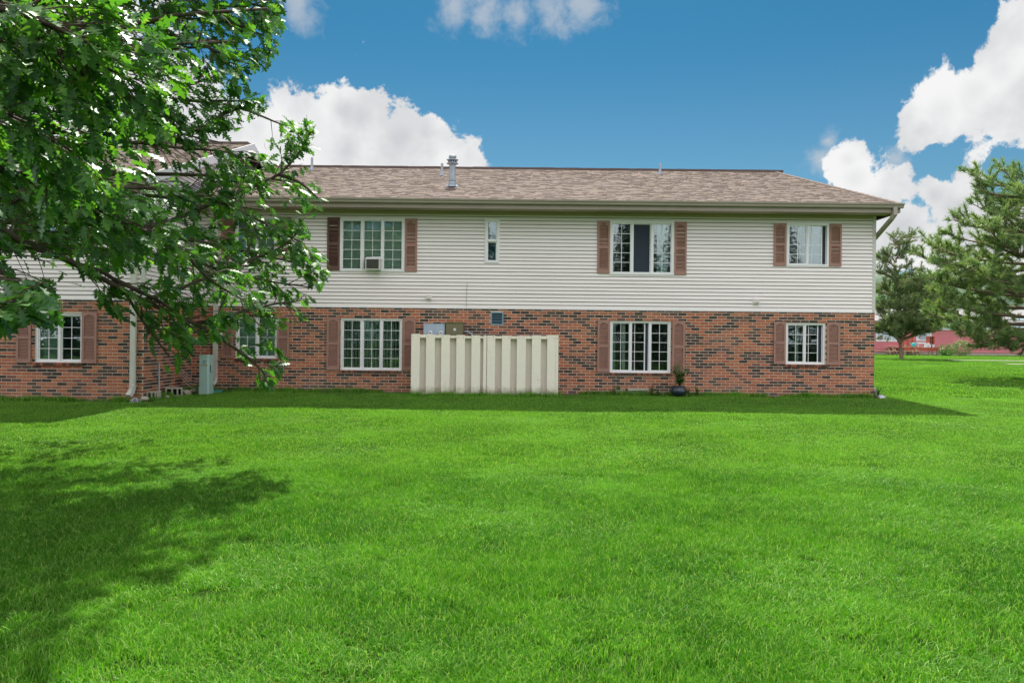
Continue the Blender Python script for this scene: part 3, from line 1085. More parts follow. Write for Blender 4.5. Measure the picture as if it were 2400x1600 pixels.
# --- shutters
def make_shutter(px0, py0, px1, py1, Yp, upper, dark=False, label=None):
    x0, x1, z0, z1 = rect(px0, py0, px1, py1, Yp)
    yf = Yp - (0.050 if upper else 0.036)
    yb = Yp - (0.018 if upper else 0.010)
    mb = MB()
    w, hgt = x1 - x0, z1 - z0
    st = w * 0.16
    mb.box(x0, x0 + st, yf, yb, z0, z1)
    mb.box(x1 - st, x1, yf, yb, z0, z1)
    rails = [(z0, z0 + hgt * 0.075), (z0 + hgt * 0.475, z0 + hgt * 0.53), (z1 - hgt * 0.055, z1)]
    for a, b in rails:
        mb.box(x0 + st, x1 - st, yf, yb, a, b)
    mb.box(x0 + st, x1 - st, yb - 0.006, yb, z0, z1)
    # shallow arch over the upper louvres
    n = 8
    zt = rails[2][0]
    for q in range(n):
        t0, t1 = q / n, (q + 1) / n
        xa, xb = x0 + st + (w - 2 * st) * t0, x0 + st + (w - 2 * st) * t1
        d = hgt * 0.035 * (1 - math.sin(math.pi * (t0 + t1) / 2) ** 1.5)
        if d > 0.002:
            mb.box(xa, xb, yf, yb, zt - d, zt)
    for (a, b) in ((rails[0][1], rails[1][0]), (rails[1][1], rails[2][0])):
        m = int((b - a) / 0.0285)
        for q in range(m):
            zc = a + (b - a) * (q + 0.5) / m
            Mx = Matrix.Translation(((x0 + x1) / 2, (yf + yb) / 2 + 0.002, zc)) @ Euler((math.radians(38), 0, 0)).to_matrix().to_4x4()
            mb.box(-(w / 2 - st), w / 2 - st, -0.013, 0.013, -0.0028, 0.0028, 0, Mx)
    o = mb.build('shutter', M['shutter_dark'] if dark else M['shutter'], bldg)
    if label:
        o['label'] = label
    return o


make_shutter(767.6, 510, 797, 634, YM, True, dark=True, label='darker unfaded brown shutter left of the air conditioner window')
make_shutter(949.5, 513, 978, 636.7, YM, True)
make_shutter(1400, 518, 1428.5, 640.8, YM, True)
make_shutter(1579.8, 520.7, 1608.5, 644, YM, True)
make_shutter(1812.8, 523.7, 1841.5, 623.2, YM, True)
make_shutter(1942.3, 525.7, 1970.8, 624.8, YM, True)
make_shutter(520, 508, 551, 606, YM, True)
make_shutter(651, 509, 683, 606, YM, True)
make_shutter(519.5, 742, 547.5, 839, YM, False)
make_shutter(650, 741, 678.5, 839, YM, False)
make_shutter(766, 743, 796.5, 866, YM, False)
make_shutter(944, 744.5, 974, 868, YM, False)
make_shutter(1400, 749.4, 1428.5, 872, YM, False)
make_shutter(1575, 751.4, 1605, 874, YM, False)
make_shutter(1813, 753.4, 1840.7, 853, YM, False)
make_shutter(1937, 755, 1968, 855, YM, False)
make_shutter(39.6, 731, 74, 850, YW, False)
make_shutter(193, 731, 228, 851, YW, False)
make_shutter(39.6, 470, 79, 586, YW, True)
make_shutter(196, 470, 228, 586, YW, True)

# --- roof: main block with a short steep hip at its right end, wing with a gable
RZ_M = ZE + SLOPE * (RIDGE_M - EAVE_M)
RZ_W = ZE + SLOPE * (RIDGE_W - EAVE_W)
XE = 8.72            # eave end
XRD = 7.70           # ridge end
roof = MB()
BY = 2 * RIDGE_M - EAVE_M
t = 0.09
roof.add([(XC, EAVE_M, ZE), (XE, EAVE_M, ZE), (XRD, RIDGE_M, RZ_M), (XC, RIDGE_M, RZ_M), (XE, BY, ZE), (XC, BY, ZE),
          (XC, EAVE_M, ZE - t), (XE, EAVE_M, ZE - t), (XRD, RIDGE_M, RZ_M - t), (XC, RIDGE_M, RZ_M - t), (XE, BY, ZE - t), (XC, BY, ZE - t)],
         [(0, 1, 2, 3), (2, 1, 4), (3, 2, 4, 5), (6, 9, 8, 7), (8, 10, 7), (9, 11, 10, 8), (0, 6, 7, 1), (1, 7, 10, 4), (4, 10, 11, 5), (0, 3, 9, 6), (3, 5, 11, 9)])
XWE = XC + 0.30
BW = 2 * RIDGE_W - EAVE_W
roof.add([(XL - .3, EAVE_W, ZE), (XWE, EAVE_W, ZE), (XWE, RIDGE_W, RZ_W), (XL - .3, RIDGE_W, RZ_W), (XWE, BW, ZE), (XL - .3, BW, ZE),
          (XL - .3, EAVE_W, ZE - t), (XWE, EAVE_W, ZE - t), (XWE, RIDGE_W, RZ_W - t), (XL - .3, RIDGE_W, RZ_W - t), (XWE, BW, ZE - t), (XL - .3, BW, ZE - t)],
         [(0, 1, 2, 3), (3, 2, 4, 5), (6, 9, 8, 7), (9, 11, 10, 8), (0, 6, 7, 1), (1, 7, 8, 2), (2, 8, 10, 4), (4, 10, 11, 5), (0, 3, 9, 6), (3, 5, 11, 9)])
roof_o = roof.build('roof', M['deck_felt'], bldg)


def shingle_rows(mb, p_eave0, p_eave1, p_top0, p_top1, expo=0.118, tab=0.20):
    """lay overlapping tabs on the quad eave0-eave1-top1-top0"""
    e0, e1, t0, t1 = map(Vector, (p_eave0, p_eave1, p_top0, p_top1))
    n = (e1 - e0).cross(t0 - e0).normalized()
    if n.z < 0:
        n = -n
    rows = int(((t0 - e0).length + (t1 - e1).length) / 2 / expo)
    for r in range(rows + 1):
        f0, f1 = r / rows, min(1.0, (r + 1.25) / rows)
        a0, a1 = e0.lerp(t0, f0), e1.lerp(t1, f0)
        b0, b1 = e0.lerp(t0, f1), e1.lerp(t1, f1)
        L = (a1 - a0).length
        if L < 0.05:
            break
        s = -random.uniform(0, tab)
        while s < L:
            w = tab * random.choice([0.35, 0.5, 0.75, 1.0, 1.1])
            u0, u1 = max(0, s) / L, min(L, s + w) / L
            if u1 > u0:
                hgt = random.choice([0.006, 0.008, 0.013, 0.015])
                q = [a0.lerp(a1, u0), a0.lerp(a1, u1), b0.lerp(b1, u1), b0.lerp(b1, u0)]
                top = [q[0] + n * hgt, q[1] + n * hgt, q[2] + n * 0.002, q[3] + n * 0.002]
                bot = [q[0] + n * 0.0015, q[1] + n * 0.0015]
                mb.add(top + bot, [(0, 1, 2, 3), (4, 5, 1, 0), (4, 0, 3), (5, 2, 1)], random.choice([0, 0, 1, 1, 2, 2, 3, 4, 5]))
            s += w


sh = MB()
shingle_rows(sh, (XC, EAVE_M - .03, ZE - .01), (XE, EAVE_M - .03, ZE - .01), (XC, RIDGE_M, RZ_M), (XRD, RIDGE_M, RZ_M))
shingle_rows(sh, (XE, EAVE_M, ZE), (XE, BY, ZE), (XRD, RIDGE_M, RZ_M), (XRD, RIDGE_M + 0.02, RZ_M))
shingle_rows(sh, (-13.0, EAVE_W - .03, ZE - .01), (XWE, EAVE_W - .03, ZE - .01), (-13.0, RIDGE_W, RZ_W), (XWE, RIDGE_W, RZ_W))
o = sh.build('shingles', SHINGLES, roof_o)
o['kind'] = 'stuff'
rc = MB()
x = XC
while x < XRD:
    rc.box(x, x + 0.235, RIDGE_M - 0.13, RIDGE_M + 0.13, RZ_M - 0.03, RZ_M + 0.022 + random.uniform(0, .008))
    x += 0.24
x = -13.0
while x < XWE - 0.2:
    rc.box(x, x + 0.235, RIDGE_W - 0.13, RIDGE_W + 0.13, RZ_W - 0.03, RZ_W + 0.022 + random.uniform(0, .008))
    x += 0.24
rc.build('ridge_cap', M['ridge'], roof_o)
# lapped caps along the front hip edge
hc = MB()
p0, p1 = Vector((XE - .01, EAVE_M, ZE)), Vector((XRD, RIDGE_M, RZ_M))
nn = 24
for k in range(nn):
    a, b = p0.lerp(p1, k / nn), p0.lerp(p1, (k + 1.1) / nn)
    hc.add([a + Vector((-0.11, -0.02, 0.012)), a + Vector((0.02, 0, 0.022)), a + Vector((0.045, 0.0, -0.09)),
            b + Vector((-0.11, -0.02, 0.008)), b + Vector((0.02, 0, 0.016)), b + Vector((0.045, 0.0, -0.09))],
           [(0, 1, 4, 3), (1, 2, 5, 4), (0, 2, 1)])
hc.build('hip_cap', SHINGLES[1], roof_o)

# flashing where the main roof meets the wing wall, white rake of the wing gable
fl = MB()
fl.add([(XC + 0.025, EAVE_M, ZE + .03), (XC + 0.025, RIDGE_M, RZ_M + .03), (XC + 0.025, RIDGE_M, RZ_M + .16), (XC + 0.025, EAVE_M, ZE + .16),
        (XC + 0.001, EAVE_M, ZE + .03), (XC + 0.001, RIDGE_M, RZ_M + .03), (XC + 0.001, RIDGE_M, RZ_M + .16), (XC + 0.001, EAVE_M, ZE + .16)],
       [(0, 1, 2, 3), (4, 7, 6, 5), (3, 2, 6, 7), (0, 3, 7, 4), (0, 4, 5, 1)])
fl.build('flashing', M['house_roof'], bldg)
rk = MB()
for (ya, yb) in ((EAVE_W, RIDGE_W), (BW, RIDGE_W)):
    rk.add([(XWE + .002, ya, ZE - .20), (XWE + .002, yb, RZ_W - .20), (XWE + .002, yb, RZ_W + .005), (XWE + .002, ya, ZE + .005),
            (XWE + .03, ya, ZE - .20), (XWE + .03, yb, RZ_W - .20), (XWE + .03, yb, RZ_W + .005), (XWE + .03, ya, ZE + .005)],
           [(0, 3, 2, 1), (4, 5, 6, 7), (3, 7, 6, 2), (0, 1, 5, 4), (0, 4, 7, 3), (1, 2, 6, 5)])
rk.build('rake_board', M['vinyl'], bldg)

# --- gutter, fascia, soffit
def eave(x0, x1, ye, yw, right_end=True):
    g = MB()       # K-style trough
    prof = [(-0.005, -0.02), (-0.005, -0.105), (-0.055, -0.105), (-0.075, -0.085), (-0.080, -0.055), (-0.105, -0.035), (-0.112, -0.012),
            (-0.112, -0.002), (-0.104, -0.002), (-0.10, -0.03), (-0.072, -0.052), (-0.066, -0.08), (-0.05, -0.096), (-0.013, -0.096), (-0.013, -0.02)]
    n = len(prof)
    vs = [(x0, ye + a, ZE + b) for a, b in prof] + [(x1 + 0.02, ye + a, ZE + b) for a, b in prof]
    fs = [(i, (i + 1) % n, n + (i + 1) % n, n + i) for i in range(n)]
    g.add(vs, fs)
    for xe in (x0, x1 + 0.02):
        pl = [(xe, ye + a, ZE + b) for a, b in prof[:8]]
        g.add(pl + [(p[0] + 0.003, p[1], p[2]) for p in pl], [tuple(range(8)), tuple(range(15, 7, -1))])
    g.build('gutter', M['gutter'], bldg)
    f = MB()
    f.box(x0, x1 - 0.02, ye + 0.001, ye + 0.03, ZE - 0.20, ZE - 0.012)
    if right_end:
        f.box(x1 - 0.05, x1 - 0.021, ye + 0.031, ye + 3.0, ZE - 0.20, ZE - 0.095)
    f.build('fascia', M['fascia'], bldg)
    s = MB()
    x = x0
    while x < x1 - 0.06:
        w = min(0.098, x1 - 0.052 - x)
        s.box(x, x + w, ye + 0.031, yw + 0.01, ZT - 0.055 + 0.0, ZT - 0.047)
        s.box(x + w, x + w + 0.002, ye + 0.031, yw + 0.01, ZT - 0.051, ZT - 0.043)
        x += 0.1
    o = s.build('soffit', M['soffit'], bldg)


eave(XC + 0.03, XE, EAVE_M, YM, True)
eave(-13.0, XWE, EAVE_W, YW, False)
# frieze board right under the soffit
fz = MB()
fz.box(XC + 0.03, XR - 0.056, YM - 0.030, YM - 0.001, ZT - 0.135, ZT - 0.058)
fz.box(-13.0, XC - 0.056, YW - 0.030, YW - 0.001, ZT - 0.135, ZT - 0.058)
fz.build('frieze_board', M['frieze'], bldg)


# --- downspouts
def rect_pipe(mb, pts, w, d, mi=0):
    pts = [Vector(p) for p in pts]
    for i in range(len(pts) - 1):
        a, b = pts[i], pts[i + 1]
        v = b - a
        q = v.to_track_quat('Z', 'Y').to_matrix().to_4x4() if v.length > 1e-6 else Matrix.Identity(4)
        if abs(v.normalized().z) > 0.999:
            q = Matrix.Identity(4) if v.z > 0 else Matrix.Rotation(math.pi, 4, 'X')
        mb.box(-w / 2, w / 2, -d / 2, d / 2, -0.012, v.length + 0.012, mi, Matrix.Translation(a) @ q)


mb = MB()
c = at(312.2, 800, YW - .05)
rect_pipe(mb, [(c.x, EAVE_W - .03, ZE - .10), (c.x, YW - .10, ZT - .22), (c.x, YW - .055, ZT - .40), (c.x, YW - .055, 0.60)], 0.102, 0.07)
rect_pipe(mb, [(c.x, YW - .06, 0.61), (c.x - .01, YW - .075, 0.52), (c.x - .035, YW - .14, 0.44)], 0.112, 0.078)
for z in (3.3, 2.2, 0.62):
    mb.box(c.x - .062, c.x + .062, YW - .098, YW - .012, z, z + 0.022)
mb.build('downspout', M['spout'], bldg)
mb = MB()
c2 = at(504.8, 800, YM - .05)
rect_pipe(mb, [(c2.x, EAVE_M - .03, ZE - .10), (c2.x, YM - .10, ZT - .22), (c2.x, YM - .055, ZT - .40), (c2.x, YM - .055, 0.66)], 0.092, 0.07)
rect_pipe(mb, [(c2.x, YM - .06, 0.67), (c2.x - .01, YM - .08, 0.60), (c2.x - .03, YM - .15, 0.55)], 0.10, 0.075)
mb.box(c2.x - .06, c2.x + .10, YM - .096, YM - .012, 1.10, 1.118)
mb.build('downspout', M['spout'], bldg)
mb = MB()
rect_pipe(mb, [(XE - .17, EAVE_M - .05, ZE - .09), (XE - .17, EAVE_M - .05, ZE - .24), (XE - .20, EAVE_M + .03, ZE - .33), (XR + .06, YM + .22, 4.06),
               (XR + .06, YM + .22, 0.62), (XR + .12, YM + .10, 0.48)], 0.085, 0.07)
mb.build('downspout', M['gutter'], bldg)

# --- small fittings on the walls
def dryer_vent(px, py, s):
    p = at(px, py, YM)
    mb = MB()
    mb.box(p.x - s, p.x + s, YM - .05, YM - .005, p.z - s, p.z + s)
    mb.box(p.x - s * .8, p.x + s * .8, YM - .085, YM - .052, p.z - s * .75, p.z + s * .8)
    for k in range(3):
        z = p.z - s * .45 + k * s * .45
        mb.cbox((p.x, YM - .092, z), (s * 1.35, 0.012, s * 0.30), rx=0.5)
    mb.build('dryer_vent', M['siding'], bldg)


dryer_vent(1005.7, 697, 0.066)
dryer_vent(1771.5, 706, 0.07)

mb = MB()
a, b = at(1095, 663, YM), at(1093, 720, YM)
mb.tube([(a.x, YM - .032, a.z), (a.x - .012, YM - .034, (a.z + b.z) / 2), (b.x, YM - .032, b.z)], .0035, 5)
mb.build('wire', M['black'], bldg)
mb = MB()
x0, x1, z0, z1 = VENT
frame_box(mb, x0, x1, z0, z1, 0.03, YM - .02, YM + .10)
wv = mb.build('wall_vent', M['louvre'], bldg)
for k in range(4):
    m2 = MB()
    zc = z0 + 0.05 + k * (z1 - z0 - 0.06) / 4 + 0.02
    m2.cbox(((x0 + x1) / 2, YM + .03, zc), (x1 - x0 - .062, 0.085, 0.008), rx=-0.62)
    m2.build('slat', M['louvre'], wv)
m2 = MB()
m2.box(x0 + .03, x1 - .03, YM + .095, YM + .10, z0 + .03, z1 - .03)
m2.build('vent_back', M['dark'], wv)

# roof flue and vent pipes
def roof_y(px, py):
    x, y = unroll(px, py)
    k = -y / FPX
    return (ZE - SLOPE * EAVE_M - EYE) / (k - SLOPE)


yv = roof_y(1060, 437)
p = at(1060, 437, yv)
fl = MB()
q = at(1060, 363.5, yv).z - p.z
prof = [(0.19, -0.03), (0.15, 0.02), (0.10, 0.06), (0.088, 0.13), (0.11, 0.145), (0.10, 0.16), (0.078, 0.18), (0.078, 0.52 * q / .78), (0.10, 0.545 * q / .78),
        (0.145, 0.56 * q / .78), (0.145, 0.575 * q / .78), (0.10, 0.59 * q / .78), (0.10, 0.63 * q / .78), (0.145, 0.65 * q / .78), (0.145, 0.662 * q / .78),
        (0.07, 0.69 * q / .78), (0.07, 0.705 * q / .78), (0.098, 0.715 * q / .78), (0.098, 0.75 * q / .78), (0.07, q)]
fl.lathe((p.x, p.y, p.z), prof, 24)
o = fl.build('chimney_flue', M['galv'], roof_o, smooth=False)
mb = MB()
for k in range(10):
    a = 2 * math.pi * k / 10
    mb.cbox((p.x + 0.101 * math.cos(a), p.y + 0.101 * math.sin(a), p.z + 0.61 * q / .78), (0.012, 0.035, 0.03), rz=a)
mb.build('flue_slot', M['dark'], o)
for (px, pb, ptp) in ((1035.8, 411, 383), (1547, 407.4, 382.5), (731, 397.5, 369.5)):
    yv = roof_y(px, pb)
    p = at(px, pb, yv)
    zt = at(px, ptp, yv).z
    mb = MB()
    mb.lathe((p.x, p.y, p.z - 0.06), [(0.095, 0), (0.06, 0.10), (0.036, 0.15), (0.034, zt - p.z + .06)], 12, 0)
    mb.build('vent_pipe', M['galv'], roof_o)

# concrete ledge and lump at the foot under the second brick window
mb = MB()
a, b = at(1471, 912, YM), at(1519, 912, YM)
mb.box(a.x, b.x, YM - .07, YM - .013, a.z - .025, a.z + .025)
mb.box(a.x + .01, b.x - .01, YM - .03, YM - .013, 0.2, a.z - .027)
mb.build('concrete_ledge', M['concrete'], bldg)
mb = MB()
a = at(1452, 915, YM)
mb.box(a.x - .085, a.x + .07, YM - .035, YM - .0125, 0.2, a.z + .04)
mb.build('mortar_patch', M['concrete'], bldg)

# ------------------------------------------------------------------ air conditioner in the window
h, _ = WIN['U1']
a0, a1 = at(857.5, 618, YM - .2), at(890.5, 618, YM - .2)
ac = thing('air_conditioner', 'small boxy air conditioner sitting in the upper left triple window', 'air conditioner', ((a0.x + a1.x) / 2, YM - .12, h[2] + .02))
cx, cz = ac.location.x, ac.location.z
w, hh = a1.x - a0.x, 0.255
mb = MB()
frame_box(mb, cx - w / 2, cx + w / 2, cz, cz + hh, 0.018, YM - .26, YM - .05)
mb.box(cx - w / 2 + .018, cx + w / 2 - .018, YM - .24, YM - .06, cz + .018, cz + hh - .018)
mb.build('case', M['ac_case'], ac)
mb = MB()
mb.box(cx - w / 2 + .022, cx + w / 2 - .022, YM - .252, YM - .242, cz + .022, cz + hh - .022)
mb.build('coil', M['ac_grille'], ac)
mb = MB()
for k in range(14):
    z = cz + .03 + k * (hh - .06) / 13
    mb.box(cx - w / 2 + .02, cx + w / 2 - .02, YM - .258, YM - .2525, z - .0018, z + .0018)
mb.build('grille', M['ac_grille'], ac)
mb = MB()
mb.box(cx - w / 2 - .03, cx + w / 2 + .03, YM - .049, YM - .02, cz + hh, cz + hh + 0.05)
mb.box(cx - w / 2 + .10, cx + w / 2 - .01, YM - .058, YM - .050, cz + hh + 0.03, cz + hh + 0.06)
mb.build('filler_panel', M['vinyl'], ac)

# ------------------------------------------------------------------ fence round the meters
YF = 17.7
fx = lambda zx: at(950 + zx / 5.6, 850, YF).x
zf0, zf1 = 0.36, at(1136, 786, YF).z
fence = thing('screen_fence', 'cream board fence standing in front of the electric meters', 'fence', (fx(1040), YF, 0.38))
fronts = [(75, 188), (270, 386), (470, 583), (667, 780), (866, 981), (1022, 1062), (1072, 1178), (1265, 1378), (1462, 1580), (1660, 1778), (1860, 1972), (1975, 2008)]
tops = lambda zx: zf1 + 0.022 * ((zx - 1000) / 1000) ** 2 + random.uniform(-.003, .004)
for i, (a, b) in enumerate(fronts):
    mb = MB()
    tz = tops((a + b) / 2)
    yo = random.uniform(-.003, .003)
    mb.box(fx(a), fx(b), YF + yo, YF + 0.019 + yo, zf0 + random.uniform(-.01, .01), tz)
    o = mb.build('board', M['cream'], fence)
backs = [(i0 - 14, i1 + 14) for i0, i1 in ((188, 270), (386, 470), (583, 667), (780, 866), (967, 1086), (1178, 1265), (1378, 1462), (1580, 1660), (1778, 1860))]
for a, b in backs:
    mb = MB()
    mb.box(fx(a), fx(b), YF + 0.150, YF + 0.169, zf0 + .03, tops((a + b) / 2) - .012)
    mb.build('board', M['cream'], fence)
nl = MB()
for (a, b) in fronts:
    for z in (zf1 - .03, zf1 - .055, zf0 + .05, zf0 + .075):
        for u in ((a * .78 + b * .22), (a * .22 + b * .78)):
            if random.random() < .8:
                nl.cbox((fx(u), YF - .0035, z + random.uniform(-.006, .006)), (.009, .004, .009))
nl.build('nail_head', surf('nail_rust', (0.22, 0.15, 0.11), rough=0.8), fence)['kind'] = 'stuff'
for (z, y) in ((zf1 - .035, 0), (zf0 + .055, 0)):
    for (a, b) in ((78, 1064), (1074, 2005)):
        mb = MB()
        mb.box(fx(a), fx(b), YF + 0.024, YF + 0.148, z - .03, z + .022)
        mb.build('rail', M['cream'], fence)
for sgn, xx in ((-1, fx(80)), (1, fx(2000))):
    for k in range(3):
        mb = MB()
        y0 = YF + 0.13 + k * 0.2
        mb.box(xx - .01, xx + .01, y0, y0 + 0.15, zf0, zf1 + .01)
        mb.build('board', M['cream'], fence)
mb = MB()
for (q, s) in ((78, 1), (1500, 1), (2000, -1)):
    mb.box(fx(q) + .012 * s, fx(q) + .092 * s, YF + .171, YF + .25, 0.2, zf1 - .03)
mb.build('post', M['cream'], fence)

# ------------------------------------------------------------------ meters behind the fence
r = rect(994, 759.7, 1043.4, 815, YM)
meter = thing('meter_cabinet', 'pale blue grey cabinet with two round electric meters behind the fence', 'meter cabinet', ((r[0] + r[1]) / 2, YM - .1, r[2]))
mb = MB()
mb.box(r[0], r[1], YM - .15, YM - .012, r[2], r[3])
mb.box(r[0] - .006, r[1] + .004, YM - .16, YM - .012, r[3] + .001, r[3] + .012)
mb.build('case', M['meter_blue'], meter)
mid = (r[0] + r[1]) / 2
for (a, b, px, py) in ((r[0] + .008, mid - .006, 1008.5, 780.4), (mid + .006, r[1] - .006, 1033.3, 781)):
    mb = MB()
    mb.box(a, b, YM - .158, YM - .152, r[2] + .01, r[3] - .012)
    door = mb.build('door', M['meter_blue'], meter)
    c = at(px, py, YM - .17)
    Mx = Matrix.Translation((c.x, YM - .158, c.z)) @ Euler((math.pi / 2, 0, 0)).to_matrix().to_4x4()
    for nm, prof, mt in (('meter_ring', [(0.070, 0), (0.070, 0.018), (0.058, 0.02)], M['galv']), ('meter_dial', [(0.056, 0.018), (0.056, 0.05), (0.045, 0.06)], M['white_paint'])):
        m2 = MB()
        m2.lathe((0, 0, 0), prof, 20)
        m2.v = [tuple(Mx @ Vector(v)) for v in m2.v]
        m2.build(nm, mt, door)
    m2 = MB()
    m2.box(c.x - .026, c.x + .020, YM - .2215, YM - .2185, c.z - .002, c.z + .016)
    m2.box(c.x + .012, c.x + .028, YM - .2215, YM - .2185, c.z - .034, c.z - .020)
    m2.build('meter_display', M['dark'], door)
r = rect(1045.6, 757, 1086.5, 815, YM)
panel = thing('breaker_box', 'olive brown electric breaker box beside the round meters', 'electric box', ((r[0] + r[1]) / 2, YM - .1, r[2]))
mb = MB()
mb.box(r[0], r[1], YM - .16, YM - .012, r[2], r[3])
mb.build('case', M['olive'], panel)
mb = MB()
mb.box(r[0] - .004, r[1] + .012, YM - .185, YM - .012, r[3] + .001, r[3] + .018)
mb.build('lid', M['olive'], panel)
mb = MB()
mb.box(r[0] + .012, r[1] - .012, YM - .170, YM - .161, r[2] + .02, r[3] - .03)
mb.build('door', M['olive'], panel)
c = at(1065.6, 772, YM - .17)
mb = MB()
mb.box(c.x - .028, c.x + .03, YM - .1735, YM - .1708, c.z - .05, c.z + .03)
mb.box(c.x - .026, c.x + .028, YM - .1755, YM - .1738, c.z - .05, c.z - .02, 1)
mb.build('sticker', [M['white_paint'], M['louvre']], panel)
cd = MB()
a, b = at(1086, 777, YM - .1), at(1107, 790, YM - .1)
pts = [(a.x, YM - .1, a.z)] + [(a.x + .03 + (b.x - a.x - .03) * math.sin(k / 8 * math.pi / 2), YM - .1, a.z + .004 - (a.z - b.z) * (1 - math.cos(k / 8 * math.pi / 2))) for k in range(9)]
pts.append((b.x, YM - .1, 0.42))
cd.tube(pts, 0.021, 10)
tag(cd.build('conduit', M['galv'], smooth=True), 'bent grey conduit leaving the olive breaker box into the ground', 'pipe')

# ------------------------------------------------------------------ green utility pedestal in the corner
pd = at(478, 923, 17.4)
ped = thing('utility_pedestal', 'pale green utility pedestal standing in the inner corner by the downspout', 'utility box', (pd.x, 17.4, pd.z - .02))
px0, px1 = at(467.0, 880, 17.4).x, at(489.0, 880, 17.4).x
z0, z1 = pd.z - .05, at(483, 832, 17.4).z
zs = at(480, 904.5, 17.4).z
mb = MB()
ch = 0.035


def cham(mb_, x0, x1, y0, y1, za, zb, c_, mi=0):
    pl = [(x0, y0), (x1 - c_, y0), (x1, y0 + c_), (x1, y1), (x0, y1)]
    n_ = len(pl)
    mb_.add([(a_, b_, za) for a_, b_ in pl] + [(a_, b_, zb) for a_, b_ in pl],
            [tuple(range(n_))[::-1], tuple(range(n_, 2 * n_))] + [(i, (i + 1) % n_, n_ + (i + 1) % n_, n_ + i) for i in range(n_)])


cham(mb, px0 - .006, px1 + .006, 17.394, 17.67, z0, zs, ch)
mb.build('base', M['pedestal'], ped)
mb = MB()
cham(mb, px0, px1, 17.40, 17.664, zs + .003, z1 - .035, ch)
mb.build('body', M['pedestal'], ped)
mb = MB()
cham(mb, px0 - .005, px1 + .005, 17.392, 17.67, z1 - .033, z1, ch)
mb.build('lid', M['pedestal'], ped)
wd = px1 - px0
mb = MB()
for q in range(3):
    zc = z1 - .125 - q * .028
    xx = px0 + wd * .33
    for w_ in ((.012, .022, .018, .016), (.012, .020, .020), (.010, .03, .014))[q]:
        mb.box(xx, xx + w_, 17.397, 17.3995, zc - .009, zc + .006)
        xx += w_ + .005
mb.build('printed_notice', M['blueprint'], ped)
mb = MB()
for q in range(4):
    xx = px0 + wd * (.20 + .195 * q)
    mb.box(xx - .009, xx + .009, 17.397, 17.3995, z1 - .245, z1 - .200)
mb.build('warning_marks', M['amber'], ped)
mb = MB()
mb.box(px1 + .001, px1 + .012, 17.47, 17.49, z1 - .34, z1 - .22)
mb.cbox((px1 + .014, 17.50, z1 - .36), (0.02, 0.045, 0.018))
mb.build('handle', M['black'], ped)

# wires from the wall into the pedestal
mb = MB()
for k in range(4):
    a = Vector((XC + .012, 17.9 - k * .05, 0.92 - k * .03))
    b = Vector((px0 + .01, 17.52 + k * .02, 0.70 - k * .05))
    pts = []
    for q in range(9):
        t_ = q / 8
        v = a.lerp(b, t_)
        v.z -= (0.08 + .03 * k) * math.sin(math.pi * t_)
        pts.append(v)
    mb.tube(pts, 0.0055, 5)
tag(mb.build('cable', M['cable'], smooth=True), 'loose white cables looping from the brick corner to the green pedestal', 'cable')

# grey steel stake
p0, p1 = at(372.5, 936, 16.5), at(372.8, 847.5, 16.5)
mb = MB()
mb.tube([(p0.x, 16.5, p0.z - .15), (p0.x, 16.5, p0.z), (p1.x, 16.5, p1.z)], 0.017, 10)
tag(mb.build('stake', M['galv'], smooth=True), 'thin grey steel stake standing beside the return brick wall', 'stake')

# concrete blocks and stones along the return wall
def cinder_block(px, py, Y, rz, label, sx=0.39):
    p = at(px, py, Y)
    t_ = thing('concrete_block', label, 'concrete block', (p.x, Y, p.z), rz, 'hollow concrete blocks against the return wall')
    mb_ = MB()
    L, Wd, H = sx, 0.19, 0.19
    w_ = 0.03
    mb_.box(-L / 2, L / 2, 0, Wd, -.04, w_)
    mb_.box(-L / 2, L / 2, 0, Wd, H - w_, H)
    for u in (-L / 2, -L / 6 - w_ / 2 + .02, L / 6, L / 2 - w_):
        mb_.box(u, u + w_, 0.002, Wd - .002, w_, H - w_)
    o_ = mb_.build('block', M['concrete'])
    o_.parent = t_
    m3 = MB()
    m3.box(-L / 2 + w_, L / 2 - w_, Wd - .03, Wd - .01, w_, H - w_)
    o3 = m3.build('core_shadow', M['soil'])  # dark slab stands in for the shade inside the hollow cores
    o3.name = 'core_shade'
    o3.parent = t_
    return t_


cinder_block(357, 939, 16.22, 0.15, 'hollow concrete block by the wing corner, left of the grey stake', 0.24)
cinder_block(407, 929, 16.95, 0.35, 'hollow concrete block nearer the green pedestal, right of the stake', 0.34)


def lump(name, c, r, label, cat, mat, squash=0.6, group=None):
    mb_ = MB()
    n1, n2 = 9, 6
    vs = []
    for i in range(n2 + 1):
        th = math.pi * i / n2
        for k in range(n1):
            a_ = 2 * math.pi * k / n1
            rr = r * (1 + random.uniform(-.18, .18))
            vs.append((c[0] + rr * math.sin(th) * math.cos(a_), c[1] + rr * math.sin(th) * math.sin(a_), c[2] + rr * squash * math.cos(th)))
    fs = []
    for i in range(n2):
        for k in range(n1):
            a_, b_ = i * n1 + k, i * n1 + (k + 1) % n1
            fs.append((a_, a_ + n1, b_ + n1, b_))
    mb_.add(vs, fs)
    return tag(mb_.build(name, mat), label, cat, group)


for (px, py, Y, r, lab) in ((388, 934, 16.6, .085, 'pale stone in the grass at the foot of the grey stake'), (339, 937, 16.0, .09, 'tan stone at the wing corner beside the grey cap'),
                            (437, 922, 17.3, .10, 'mossy stone between the second block and the pedestal'), (452, 919, 17.7, .09, 'brown stone tucked beside the green pedestal')):
    p = at(px, py, Y)
    lump('stone', (p.x, p.y, p.z + .02), r, lab, 'stone', M['stone'], 0.6, 'stones along the return wall')

